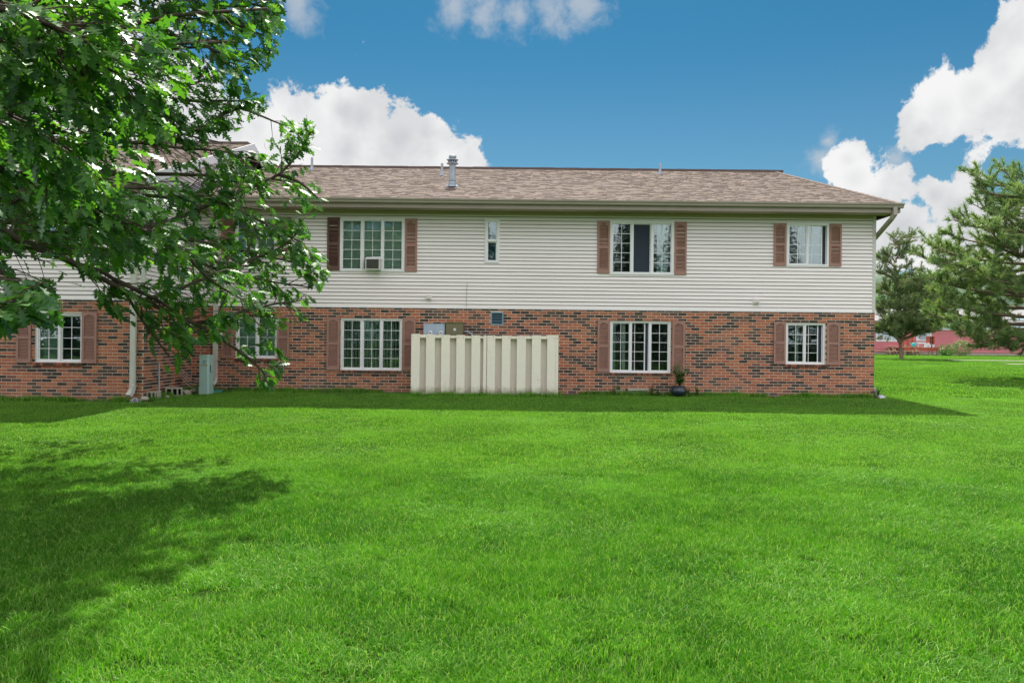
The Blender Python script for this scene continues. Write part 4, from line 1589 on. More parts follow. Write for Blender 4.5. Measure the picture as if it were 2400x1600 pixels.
# grey cap and splash trays
p = at(317, 946, 15.85)
cap = thing('cap', 'grey round cap with pale seams lying under the wing downspout', 'cap', (p.x, p.y, p.z))
mb = MB()
mb.lathe((p.x, p.y, p.z - .02), [(0.105, 0), (0.105, 0.03), (0.098, 0.07), (0.075, 0.105), (0.04, 0.125), (0.008, 0.131)], 18)
mb.build('crown', M['cap_grey'], cap, smooth=True)
mb = MB()
for k in range(6):
    a = math.pi * k / 3 + .3
    pts = [(p.x + rr * math.cos(a), p.y + rr * math.sin(a), p.z - .02 + zz) for rr, zz in ((0.107, 0.02), (0.100, 0.07), (0.077, 0.107), (0.042, 0.127), (0.0, 0.134))]
    mb.tube(pts, 0.0045, 5)
mb.build('seam', M['pale'], cap)


def tray(px, py, Y, w, label):
    p_ = at(px, py, Y)
    mb_ = MB()
    mb_.cbox((p_.x, Y, p_.z + .005), (w, 0.22, 0.02), rx=0.06)
    for s_ in (-1, 1):
        mb_.cbox((p_.x + s_ * w / 2, Y, p_.z + .02), (0.02, 0.22, 0.05), rx=0.06)
    mb_.cbox((p_.x, Y + .10, p_.z + .03), (w, 0.02, 0.06))
    tag(mb_.build('splash_tray', M['teal_plastic']), label, 'splash tray', 'green splash trays under the downspouts')


tray(308, 945, 15.95, 0.36, 'teal splash tray under the wing downspout, below the grey cap')
tray(506, 919.5, 17.9, 0.19, 'small teal splash tray beside the green pedestal')
mb = MB()
a = at(2054, 923, YM + .1)
mb.cbox((XR + .16, YM + .02, 0.42), (0.16, 0.35, 0.05), rx=0.2)
tag(mb.build('splash_tray', M['vinyl']), 'white splash tray at the foot of the right building corner', 'splash tray')


# ------------------------------------------------------------------ leaves, plants
def leaf_cloud(centers, axes, norms, sizes, outline, widths):
    """place a flat leaf (quads along its midrib) at every centre; returns V,F"""
    ts = np.array(outline)
    ws = np.array(widths)
    n = len(ts)
    C = np.asarray(centers)
    A = np.asarray(axes)
    Nn = np.asarray(norms)
    A = A / np.linalg.norm(A, axis=1, keepdims=True)
    S = np.cross(A, Nn)
    S /= np.linalg.norm(S, axis=1, keepdims=True) + 1e-9
    Nn = np.cross(S, A)
    L = np.asarray(sizes)[:, None, None]
    fold = RNG.uniform(0.05, 0.30, len(C))[:, None, None]
    curl = RNG.uniform(0.02, 0.28, len(C))[:, None, None]
    t = ts[None, :, None]
    w = ws[None, :, None]
    mid = C[:, None, :] + A[:, None, :] * t * L - Nn[:, None, :] * (curl * t ** 2) * L
    lf = mid + S[:, None, :] * w * L + Nn[:, None, :] * (w * fold) * L
    rt = mid - S[:, None, :] * w * L + Nn[:, None, :] * (w * fold) * L
    V = np.stack([lf, mid, rt], 2).reshape(len(C), n * 3, 3)
    f = []
    for i in range(n - 1):
        a = 3 * i
        f += [(a, a + 1, a + 4, a + 3), (a + 1, a + 2, a + 5, a + 4)]
    f = np.array(f)
    F = (f[None] + (np.arange(len(C)) * n * 3)[:, None, None]).reshape(-1, 4)
    return V.reshape(-1, 3), F


SIMPLE_T, SIMPLE_W = (0.0, 0.35, 0.7, 1.0), (0.01, 0.22, 0.18, 0.005)


def blob_leaves(n, c, r, size, flat=0.5, shell=0.55, gap=0.0, seed=0):
    g = np.random.default_rng(seed)
    d = g.normal(size=(n, 3))
    d /= np.linalg.norm(d, axis=1, keepdims=True)
    rad = shell + (1 - shell) * g.random(n) ** 0.6
    lumpy = 1 + 0.16 * np.sin(d[:, 0] * 7 + seed) * np.sin(d[:, 1] * 6 + 1) * np.sin(d[:, 2] * 6 + 2)
    P = np.asarray(c) + d * (rad * lumpy)[:, None] * np.asarray(r)
    ax = d * 0.6 + g.normal(size=(n, 3)) * 0.6 + np.array([0, 0, -0.2])
    nm = d + g.normal(size=(n, 3)) * 0.7 + np.array([0, 0, 0.4])
    return P, ax, nm, g.uniform(0.7, 1.3, n) * size


def plant_stems(name, base, stems, height, leaf, mat, label, cat, group=None, parent=None, spread=0.3, per=9):
    t_ = parent or thing(name, label, cat, base, group=group)
    mb_ = MB()
    Pc, Ax, Nm, Sz = [], [], [], []
    for s in range(stems):
        a = random.uniform(0, 2 * math.pi)
        hgt = height * random.uniform(0.6, 1.0)
        tip = Vector((math.cos(a) * spread * random.uniform(.2, 1), math.sin(a) * spread * random.uniform(.2, 1), hgt))
        pts = [Vector(base) + Vector((tip.x * q ** 1.4, tip.y * q ** 1.4, tip.z * q)) for q in (0, .33, .66, 1)]
        mb_.tube(pts, [0.006, .005, .004, .002], 4)
        for k in range(per):
            q = 0.2 + 0.8 * k / max(1, per - 1)
            pos = Vector(base) + Vector((tip.x * q ** 1.4, tip.y * q ** 1.4, tip.z * q))
            b = random.uniform(0, 2 * math.pi)
            Pc.append(pos)
            Ax.append((math.cos(b), math.sin(b), random.uniform(-.2, .5)))
            Nm.append((random.uniform(-.4, .4), random.uniform(-.6, .2), 1))
            Sz.append(leaf * random.uniform(.6, 1.2) * (1.15 - .5 * q))
    st = mb_.build('stem', M['weed'], t_)
    V, F = leaf_cloud([tuple(p_) for p_ in Pc], Ax, Nm, Sz, SIMPLE_T, SIMPLE_W)
    o_ = link('leaves', big_mesh('leaves', V, F, mat), t_)
    o_['kind'] = 'stuff'
    return t_


# planter
p = at(1590, 925, 18.08)
pot = thing('planter', 'round dark blue pot with a tall leafy plant against the bricks', 'plant pot', (p.x, p.y, p.z))
mb = MB()
mb.lathe((p.x, p.y, p.z - .02), [(0.10, 0), (0.155, 0.04), (0.180, 0.10), (0.170, 0.15), (0.135, 0.185), (0.15, 0.205), (0.15, 0.22), (0.125, 0.22), (0.12, 0.18), (0.02, 0.175)], 24)
mb.build('pot', M['pot'], pot, smooth=True)
mb = MB()
mb.lathe((p.x, p.y, p.z), [(0.122, 0.14), (0.118, 0.175), (0.05, 0.19)], 16)
mb.build('soil', M['soil'], pot)
plant_stems('plant', (p.x + .02, p.y, p.z + .16), 18, 0.60, 0.115, M['weed'], '', '', parent=pot, spread=0.24, per=17)
# weeds at the foot of the wall
for (px, py, Y, s, hh, lab) in ((1437, 921, 18.35, 5, .10, 'low weeds on the grass left of the concrete ledge'), (1527, 922, 18.3, 7, .15, 'leafy weed sprouting at the right end of the concrete ledge'),
                                (1450, 911, 18.44, 3, .07, 'tiny weed growing on the grey mortar lump'), (1633, 922, 18.3, 6, .16, 'leafy weed on the wall foot right of the blue pot'),
                                (1541, 924, 18.3, 5, .09, 'small weed between the concrete ledge and the blue pot'), (1612, 921, 18.35, 5, .13, 'thin weed close behind the blue pot'),
                                (2055, 925, 18.45, 6, .14, 'weed tuft at the right corner of the building')):
    p = at(px, py, Y)
    plant_stems('weed', (p.x, p.y - .06, p.z - .02), s + 3, hh * 1.5, 0.065, M['weed'], lab, 'weed', group='weeds along the wall foot', spread=0.09, per=7)


# ------------------------------------------------------------------ the oak
def catmull(P, n=6):
    P = [Vector(p_) for p_ in P]
    P = [P[0] * 2 - P[1]] + P + [P[-1] * 2 - P[-2]]
    outp = []
    for i in range(1, len(P) - 2):
        for k in range(n):
            t_ = k / n
            a, b, c_, d_ = P[i - 1], P[i], P[i + 1], P[i + 2]
            outp.append(0.5 * ((2 * b) + (c_ - a) * t_ + (2 * a - 5 * b + 4 * c_ - d_) * t_ ** 2 + (3 * b - a - 3 * c_ + d_) * t_ ** 3))
    outp.append(P[-2])
    return outp


# outline of the crown as seen from the lawn: twigs growing beyond it are pruned
CROWN = np.array([(-900, -1500), (1050, -1500), (900, -120), (655, -25), (650, 60), (640, 120), (605, 165), (560, 190), (600, 212), (618, 245), (575, 280), (545, 300), (500, 300), (560, 335), (600, 340),
                  (635, 290), (660, 268), (730, 285), (732, 350), (705, 385), (738, 430), (752, 462), (735, 492), (700, 500), (722, 560), (757, 600), (752, 640), (737, 662),
                  (705, 668), (722, 690), (702, 738), (672, 752), (640, 790), (668, 815), (652, 852), (622, 900), (592, 892), (575, 850), (540, 805), (480, 778), (440, 805),
                  (420, 852), (380, 850), (340, 795), (300, 742), (222, 722), (212, 672), (150, 642), (112, 642), (132, 690), (136, 742), (60, 742), (0, 765), (-900, 900)], float)
SPARSE = [((0, 585), (150, 600), (215, 650), (212, 720), (140, 690), (112, 642), (40, 640), 0.10),
          ((250, 345), (470, 345), (470, 425), (250, 425), 0.40),
          ((470, 300), (600, 325), (600, 345), (480, 345), 0.25),
          ((545, 425), (665, 430), (665, 500), (545, 490), 0.30),
          ((265, 60), (330, 60), (330, 130), (265, 130), 0.45),
          ((440, 640), (640, 650), (560, 745), (440, 700), 0.75)]


def in_poly(poly, x, y):
    ins = np.zeros(len(x), bool)
    j = len(poly) - 1
    for i in range(len(poly)):
        xi, yi = poly[i]
        xj, yj = poly[j]
        cond = ((yi > y) != (yj > y)) & (x < (xj - xi) * (y - yi) / (yj - yi + 1e-12) + xi)
        ins ^= cond
        j = i
    return ins


def project(P):
    P = np.asarray(P)
    X, Y, Z = P[:, 0], np.maximum(P[:, 1], 0.3), P[:, 2]
    u, v = X / Y * FPX, (EYE - Z) / Y * FPX
    c, s = math.cos(ROLL), math.sin(ROLL)
    return (1200 + u * c - v * s) / 1.0204, (800 + u * s + v * c) / 1.0204


def keep_mask(P, rng):
    x, y = project(P)
    k = in_poly(CROWN, x, y)
    far_left = (x < -40) | (np.asarray(P)[:, 1] < 0.5)
    k |= far_left & (np.asarray(P)[:, 2] > 1.3)
    pr = np.ones(len(x))
    for z in SPARSE:
        ins = in_poly(np.array(z[:-1], float), x, y)
        pr[ins] = np.minimum(pr[ins], z[-1])
    return k & (rng.random(len(x)) < pr)


def make_oak():
    g = np.random.default_rng(5)
    rr = random.Random(21)
    TX, TY = -7.4, 8.9
    oak = thing('oak_tree', 'large oak tree with lobed green leaves overhanging from the left', 'tree', (TX, TY, 0.1))
    mb = MB()
    tr = [(TX, TY, -0.1), (TX + .03, TY, 0.5), (TX - .02, TY + .05, 1.8), (TX + .08, TY, 3.2), (TX, TY - .1, 5.0), (TX + .25, TY + .2, 7.2), (TX + .4, TY + .5, 10.4)]
    pts = catmull(tr, 5)
    rad = [0.30 * (1 - k / len(pts)) ** 0.8 + 0.03 for k in range(len(pts))]
    rad[0] = 0.42
    rad[1] = 0.36
    mb.tube(pts, rad, 12)
    trunk = mb.build('trunk', M['bark'], oak, smooth=True)

    def trunk_at(z):
        k = min(range(len(pts)), key=lambda i: abs(pts[i].z - z))
        return pts[k].copy()

    limbs = []      # (points, base radius)
    D = lambda x, y, Y: atd(x, y, Y)
    # limbs that can be followed in the photograph
    named = [
        [D(-60, 500, 6.6), D(60, 560, 6.8), D(160, 600, 7.2), D(330, 690, 7.8), D(450, 745, 8.3), D(540, 800, 8.7), D(600, 850, 9.0), D(612, 885, 9.0)],
        [D(450, 745, 8.3), D(540, 720, 8.6), D(620, 700, 8.9), D(690, 690, 9.1)],
        [D(-60, 420, 7.4), D(150, 470, 7.8), D(330, 520, 8.3), D(480, 470, 8.8), D(560, 435, 9.1), D(640, 400, 9.3), D(690, 345, 9.4), D(715, 300, 9.4)],
        [D(640, 400, 9.3), D(690, 420, 9.3), D(730, 455, 9.3)],
        [D(330, 520, 8.3), D(480, 560, 8.8), D(620, 590, 9.1), D(735, 615, 9.3)],
        [D(330, 520, 8.3), D(450, 600, 8.6), D(590, 640, 9.0), D(715, 660, 9.2)],
        [D(160, 600, 7.2), D(260, 640, 7.6), D(330, 740, 7.8), D(390, 820, 7.9)],
        [D(-60, 180, 7.6), D(120, 190, 8.2), D(300, 240, 8.8), D(430, 300, 9.2), D(520, 260, 9.5), D(595, 235, 9.6)],
        [D(-60, 60, 7.6), D(200, 60, 8.4), D(380, 30, 9.0), D(520, 50, 9.4), D(625, 90, 9.6)],
        [D(380, 30, 9.0), D(480, 110, 9.3), D(580, 150, 9.5)],
        [D(-60, -60, 7.8), D(300, -60, 8.8), D(500, -10, 9.4), D(620, 20, 9.6)],
        [D(300, 240, 8.8), D(420, 200, 9.0), D(540, 160, 9.4)],
        [D(-100, 560, 6.2), D(0, 620, 6.4), D(60, 670, 6.5), D(115, 725, 6.6)],
        [D(0, 620, 6.4), D(20, 680, 6.2), D(30, 735, 6.2)],
        [D(-200, 120, 4.6), D(-20, 90, 4.4), D(140, 120, 4.4), D(290, 175, 4.6)],
        [D(-200, 250, 4.4), D(-20, 260, 4.4), D(90, 300, 4.5), D(180, 360, 4.8)],
        [D(-200, 20, 4.2), D(0, 20, 4.1), D(120, 60, 4.2), D(230, 110, 4.4)],
        [D(-150, 380, 5.4), D(60, 400, 5.6), D(190, 450, 5.8), D(300, 520, 6.2)],
        [D(-150, 640, 4.0), D(-60, 680, 3.7), D(0, 715, 3.6)],
        [D(300, 520, 6.2), D(400, 560, 6.8), D(480, 640, 7.2), D(560, 690, 7.8)],
        [D(60, 400, 7.8), D(250, 330, 8.4), D(420, 340, 9.0), D(540, 355, 9.3), D(575, 400, 9.3)],
        [D(100, 450, 7.0), D(260, 430, 7.6), D(420, 440, 8.3), D(520, 470, 8.8), D(620, 520, 9.0), D(700, 560, 9.1)],
        [D(330, 690, 7.8), D(420, 660, 8.2), D(540, 610, 8.6), D(640, 570, 9.0), D(700, 520, 9.2)],
        [D(260, 640, 7.6), D(380, 700, 7.9), D(460, 770, 8.0)],
    ]
    for nl in named:
        b = nl[0]
        if project([b])[0][0] < -20:     # rooted on the trunk
            zz = max(1.9, min(8.5, b.z * 0.75 + 0.4))
            b0 = trunk_at(zz)
            m_ = b0.lerp(b, 0.5) + Vector((0, 0, 0.25))
            limbs.append(([b0, m_] + nl, 0.038))
        else:
            limbs.append((nl, 0.022))
    # the rest of the crown, mostly out of the frame: it throws the shade on the lawn
    k = 0
    while k < 125:
        d_ = Vector((g.normal(), g.normal(), g.normal())).normalized()
        e = Vector((-5.9, 8.7, 4.8)) + Vector((d_.x * 4.7, d_.y * 4.5, d_.z * 3.8)) * (0.5 + 0.5 * g.random())
        if e.z < 1.9:
            continue
        k += 1
        b0 = trunk_at(max(2.0, min(9.0, 0.3 + e.z * 0.78)))
        m1 = b0.lerp(e, 0.35) + Vector((g.normal() * .25, g.normal() * .25, .25))
        m2 = b0.lerp(e, 0.7) + Vector((g.normal() * .25, g.normal() * .25, .2))
        limbs.append(([b0, m1, m2, e], 0.042))

    # the top of the crown, above the frame
    n_low = len(limbs)
    k = 0
    while k < 105:
        d_ = Vector((g.normal(), g.normal(), g.normal())).normalized()
        e = Vector((-5.3, 10.6, 8.0)) + Vector((d_.x * 3.6, d_.y * 3.9, d_.z * 2.3)) * (0.45 + 0.55 * g.random())
        k += 1
        b0 = trunk_at(max(4.5, min(10.0, e.z * 0.86)))
        m1 = b0.lerp(e, 0.4) + Vector((g.normal() * .25, g.normal() * .25, .25))
        limbs.append(([b0, m1, e], 0.040))

    C, A, Nm, S = [], [], [], []
    wood = MB()
    twig = MB()
    wind = Vector((0.35, 0.05, -0.55))
    for li, (lp, r0) in enumerate(limbs):
        cp = catmull(lp, 5)
        # drop the end of a limb that leaves the outline
        x, y = project([tuple(q) for q in cp])
        ok = in_poly(CROWN, x, y) | (x < -20)
        cut = len(cp)
        for i in range(len(cp) - 1, 2, -1):
            if ok[i]:
                break
            cut = i
        cp = cp[:cut]
        n = len(cp)
        rad = [r0 * (1 - 0.85 * i / n) + 0.003 for i in range(n)]
        wood.tube(cp, rad, 7)
        L = sum((cp[i + 1] - cp[i]).length for i in range(n - 1))
        named_l = li < len(named)
        nt_ = int(L * ((8.0 if lp[-1].y < 6 else 12.0) if named_l else 11.5))
        for q in range(nt_):
            f = (0.22 + 0.78 * (q + rr.random()) / nt_) if L > 2.5 else (0.08 + 0.92 * (q + rr.random()) / nt_)
            i = min(n - 2, int(f * (n - 1)))
            p_ = cp[i].lerp(cp[i + 1], f * (n - 1) - i)
            t_ = (cp[i + 1] - cp[i]).normalized()
            side = Vector((rr.gauss(0, 1), rr.gauss(0, 1), rr.gauss(0, .7)))
            side = (side - t_ * side.dot(t_))
            if side.length < .05:
                continue
            side.normalize()
            dr = (t_ * rr.uniform(.35, 1.0) + side * rr.uniform(.4, 1.0)).normalized()
            ln = rr.uniform(.25, .62) * (1.15 - .45 * f)
            e = p_ + dr * ln + Vector((0.02, 0, -0.10 * ln))
            m_ = p_.lerp(e, .5) + Vector((0, 0, .06 * ln))
            lc, la, lnm, ls = [], [], [], []
            for s in range(rr.randint(8, 12)):
                u = 0.35 + .65 * rr.random() ** .6
                pos = p_.lerp(m_, u * 2) if u < .5 else m_.lerp(e, u * 2 - 1)
                pet = Vector((rr.gauss(0, 1), rr.gauss(0, 1), rr.gauss(0, 1))).normalized()
                ax = (dr * .55 + pet * .75 + wind * rr.uniform(.5, 1.3)).normalized()
                nm = (Vector((rr.gauss(0, .5), rr.gauss(-.15, .55), 1.0)) + pet * .35).normalized()
                lc.append(tuple(pos + ax * .03))
                la.append(tuple(ax))
                lnm.append(tuple(nm))
                ls.append(rr.uniform(.088, .150))
            tips = np.array(lc) + np.array(la) * (np.array(ls)[:, None] * .6)
            km = keep_mask(tips, g)
            if not named_l:
                tx, ty = project(tips)
                seen = (tx > -10) & (tx < 2400) & (ty > -10)
                km &= ~seen | ((g.random(len(tx)) < .40) & (tips[:, 1] > 6.2) & (li < n_low))
            if km.sum() == 0:
                continue
            if km.mean() > .3 and (named_l or rr.random() < .6):
                twig.tube([p_, m_, e], [.0065, .0045, .002], 4)
            for j in np.nonzero(km)[0]:
                C.append(lc[j]); A.append(la[j]); Nm.append(lnm[j]); S.append(ls[j])
    wood.build('branch', M['bark'], oak, smooth=True)
    o_ = twig.build('twigs', M['twig'], oak)
    o_['kind'] = 'stuff'
    C, A, Nm, S = map(np.array, (C, A, Nm, S))
    print('oak leaves', len(C))
    # the leaves that show largest are objects of their own
    x, y = project(C)
    infr = (x > 0) & (x < 2352) & (y > 0) & (y < 1568) & (C[:, 1] > .5)
    size = np.where(infr, S / np.maximum(C[:, 1], .5), 0)
    order = np.argsort(-size)
    big = order[:300]
    rest = np.ones(len(C), bool)
    rest[big] = False
    fine_t = [0, .08, .14, .22, .27, .29, .36, .40, .53, .57, .58, .65, .69, .78, .80, .86, .90, 1.0]
    fine_w = [.008, .010, .03, .08, .22, .18, .06, .07, .26, .37, .32, .08, .09, .26, .22, .06, .09, .004]
    coarse_t = [0, .12, .24, .31, .45, .52, .67, .75, .86, 1.0]
    coarse_w = [.008, .03, .19, .07, .31, .08, .32, .08, .15, .004]
    base = []
    for v in range(8):
        V, F = leaf_cloud([(0, 0, 0)], [(0, 1, 0)], [(0, 0, 1)], [1.0], fine_t, [w_ * random.uniform(.85, 1.1) for w_ in fine_w])
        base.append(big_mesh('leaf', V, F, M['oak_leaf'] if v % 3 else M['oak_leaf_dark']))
    inv = Matrix.Translation(oak.location).inverted()
    for bi, i in enumerate(big):
        ax = Vector(A[i]).normalized()
        sd = ax.cross(Vector(Nm[i])).normalized()
        nn_ = sd.cross(ax)
        R = Matrix((sd, ax, nn_)).transposed().to_4x4()
        o_ = bpy.data.objects.new('leaf', base[bi % 8])
        COL.objects.link(o_)
        o_.parent = oak
        o_.matrix_basis = inv @ Matrix.Translation(C[i]) @ R @ Matrix.Scale(S[i], 4)
    # leaves outside the picture only need the outline of a leaf, not its lobes
    near = (x > -60) & (x < 2420) & (y > -60) & (y < 1650)
    far_t, far_w = [0, .25, .5, .8, 1.0], [.01, .17, .27, .22, .006]
    Vs, Fs, mis, o0 = [], [], [], 0
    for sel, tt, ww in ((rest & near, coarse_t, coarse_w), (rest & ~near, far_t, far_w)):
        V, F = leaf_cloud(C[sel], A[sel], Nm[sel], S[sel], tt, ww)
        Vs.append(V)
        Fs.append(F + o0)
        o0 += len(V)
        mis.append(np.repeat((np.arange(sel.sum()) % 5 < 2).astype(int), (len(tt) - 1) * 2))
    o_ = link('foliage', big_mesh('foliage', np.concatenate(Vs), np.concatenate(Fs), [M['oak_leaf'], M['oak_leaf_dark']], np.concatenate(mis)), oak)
    o_['kind'] = 'stuff'


make_oak()


# ------------------------------------------------------------------ pines
def needle_tufts(P, D_, length, n, rng, width=0.006):
    """bursts of needles: each needle a thin triangle"""
    P = np.repeat(np.asarray(P), n, 0)
    D_ = np.repeat(np.asarray(D_), n, 0)
    r = rng.normal(size=P.shape)
    r /= np.linalg.norm(r, axis=1, keepdims=True)
    ax = D_ * 0.75 + r * 0.8
    ax /= np.linalg.norm(ax, axis=1, keepdims=True)
    L = length * rng.uniform(.75, 1.15, len(P))[:, None]
    sd = np.cross(ax, rng.normal(size=P.shape))
    sd /= np.linalg.norm(sd, axis=1, keepdims=True) + 1e-9
    base = P - D_ * (rng.random(len(P))[:, None] * length * .7)
    V = np.stack([base + sd * width, base - sd * width, base + ax * L], 1).reshape(-1, 3)
    F = np.arange(len(V)).reshape(-1, 3)
    return V, F


def make_pine(name, label, base, trunk_pts, r0, branches, mat, nl, nper, seed, width, density=1.0, group=None):
    rng = np.random.default_rng(seed)
    rr = random.Random(seed)
    t_ = thing(name, label, 'pine tree', base, group=group)
    mb_ = MB()
    tp = catmull(trunk_pts, 5)
    mb_.tube(tp, [r0 * (1 - .85 * i / len(tp)) for i in range(len(tp))], 10)
    tr = mb_.build('trunk', M['pine_bark'], t_, smooth=True)
    wood = MB()
    P, Dd = [], []
    for (pts, rb) in branches:
        cp = catmull(pts, 5)
        n = len(cp)
        wood.tube(cp, [rb * (1 - .85 * i / n) + .006 for i in range(n)], 6)
        L = sum((cp[i + 1] - cp[i]).length for i in range(n - 1))
        for q in range(int(L * 6.5 * density) + 3):
            f = .18 + .82 * (q + rr.random()) / (int(L * 6.5 * density) + 3)
            i = min(n - 2, int(f * (n - 1)))
            p_ = cp[i].lerp(cp[i + 1], f * (n - 1) - i)
            d_ = (cp[i + 1] - cp[i]).normalized()
            s = Vector((rr.gauss(0, 1), rr.gauss(0, 1), rr.gauss(.25, .5)))
            dr = (d_ * rr.uniform(.5, 1.1) + s.normalized() * .9).normalized()
            ln = rr.uniform(.25, .85) * (1.1 - .5 * f)
            e = p_ + dr * ln + Vector((0, 0, .12 * ln))
            wood.tube([p_, p_.lerp(e, .5) + Vector((0, 0, -.03)), e], [.012, .008, .004], 4)
            m = max(2, int(ln / .13))
            for j in range(m):
                u = 1 - .75 * j / m
                b = p_.lerp(e, u)
                dd = (dr + Vector((rr.gauss(0, .45), rr.gauss(0, .45), rr.gauss(.35, .35)))).normalized()
                P.append(b + dd * .06)
                Dd.append(dd)
    wood.build('branch', M['pine_bark'], t_, smooth=True)
    V, F = needle_tufts([tuple(p_) for p_ in P], [tuple(d_) for d_ in Dd], nl, nper, rng, width)
    print(name, 'tufts', len(P), 'tris', len(F))
    o_ = link('crown', big_mesh('crown', V, F, mat), t_)
    o_['kind'] = 'stuff'
    return t_


def pine_branches(rr, cx, cy, z0, z1, rmax, n, up=0.25, prof=None, rb=0.05):
    out_ = []
    for k in range(n):
        f = (k + rr.random()) / n
        z = z0 + (z1 - z0) * f
        a = k * 2.4 + rr.uniform(-.4, .4)
        r = rmax * (prof(f) if prof else (1 - f * .85)) * rr.uniform(.75, 1.1)
        d_ = Vector((math.cos(a), math.sin(a), 0))
        b = Vector((cx, cy, z))
        m1 = b + d_ * r * .4 + Vector((0, 0, r * .02))
        m2 = b + d_ * r * .75 + Vector((0, 0, r * (up * .45)))
        e = b + d_ * r + Vector((0, 0, r * up))
        out_.append(([b, m1, m2, e], rb * (1.1 - f * .7)))
    return out_


rr = random.Random(4)
# right pine: trunk just out of the frame
PX, PY = 17.5, 26.5
g0 = float(gz(np.array(PX), np.array(PY)))
br = pine_branches(rr, PX, PY, 1.9, 6.6, 3.8, 46, 0.20, lambda f: (1.0 if f < .5 else 1.0 - (f - .5) * 1.2), 0.06)
# branches whose tips show against the sky and the house
for (dx, dy, Y) in ((2145, 570, 27.5), (2190, 505, 27.8), (2228, 400, 28.2), (2240, 430, 27.8), (2305, 390, 28.5), (2140, 640, 27.0), (2165, 690, 26.8), (2130, 720, 27.5),
                    (2190, 755, 26.5), (2260, 785, 26.6), (2310, 800, 26.5), (2345, 780, 26.2), (2340, 440, 27.5), (2170, 600, 27.2), (2290, 560, 26.6), (2230, 620, 26.5)):
    e = atd(dx, dy, Y - 1.5)
    b = Vector((PX, PY, max(2.0, min(6.8, e.z - .35 * (PX - e.x) * .35))))
    br.append(([b, b.lerp(e, .4) + Vector((0, 0, -.12)), b.lerp(e, .75) + Vector((0, 0, -.12)), e], .05))
make_pine('pine_tree', 'big pine with loose needle tufts reaching in at the right edge', (PX, PY, g0),
          [(PX, PY, g0 - .2), (PX + .05, PY, 2.5), (PX - .05, PY + .1, 4.6), (PX, PY, 6.0), (PX + .05, PY, 7.4)], .22, br, M['needle'], .20, 28, 31, .0115, 1.05)
# second pine farther back, partly behind the building corner
p = at(2112, 841, 50)
QX, QY, QZ = p.x, 50.0, p.z
rr = random.Random(9)
fork = at(2110, 803, 50)
tips = [(2050, 752, 49), (2080, 738, 49), (2035, 700, 50), (2050, 640, 50), (2010, 620, 50), (2085, 690, 48.5), (2125, 735, 49), (2150, 745, 49), (2170, 740, 50), (2140, 700, 49.5),
        (2095, 540, 50), (2088, 555, 49.5), (2100, 575, 50), (2070, 590, 50), (2115, 620, 49.5), (2110, 640, 49.6), (2060, 560, 50.5), (2030, 580, 50), (2095, 660, 49), (2125, 680, 50),
        (2040, 750, 50), (2110, 742, 48.5), (2045, 730, 48.5), (2065, 700, 48), (2095, 720, 48), (2075, 660, 48.4), (2125, 748, 51), (2000, 700, 50), (1990, 660, 51), (1980, 740, 50), (2135, 660, 49), (2150, 690, 49.5), (2160, 715, 49), (2158, 752, 49.5), (2143, 756, 48.6), (2060, 752, 48), (2030, 755, 50),
        (2165, 735, 48.8), (2120, 700, 48), (2110, 735, 47.8), (2130, 640, 50), (2140, 715, 48), (2010, 758, 50), (2040, 600, 50), (2050, 622, 49.6), (2070, 640, 49), (2030, 660, 50), (2060, 682, 49), (2085, 610, 49.6), (2015, 590, 50.4), (2075, 575, 50), (2055, 545, 50), (2070, 730, 47.8)]
br = []
for (dx, dy, Y) in tips:
    e = atd(dx, dy, Y)
    f = max(0, min(1, (e.z - 2.2) / 6.5))
    b = Vector((QX - .5 * f, QY, max(fork.z + .1, e.z - .35 - .25 * abs(e.x - QX))))
    br.append(([b, b.lerp(e, .4) + Vector((rr.gauss(0, .1), 0, .1)), b.lerp(e, .75), e], .05))
br.append(([fork, fork + Vector((-.45, -.2, .55)), fork + Vector((-1.2, -.3, 1.5)), fork + Vector((-1.7, 0, 2.4))], .11))
br.append(([fork, fork + Vector((.35, -.1, .8)), fork + Vector((.7, 0, 1.9)), fork + Vector((.8, 0, 2.6))], .10))
make_pine('pine_tree', 'round crowned pine with a forked trunk on the lawn behind the building corner', (QX, QY, QZ),
          [(QX + .02, QY, QZ - .2), (QX, QY, QZ + .5), (fork.x, QY, fork.z), (QX - .2, QY, fork.z + 2.0), (QX - .4, QY, fork.z + 4.5)], .15, br, M['needle_far'], .19, 22, 33, .010, 2.3)


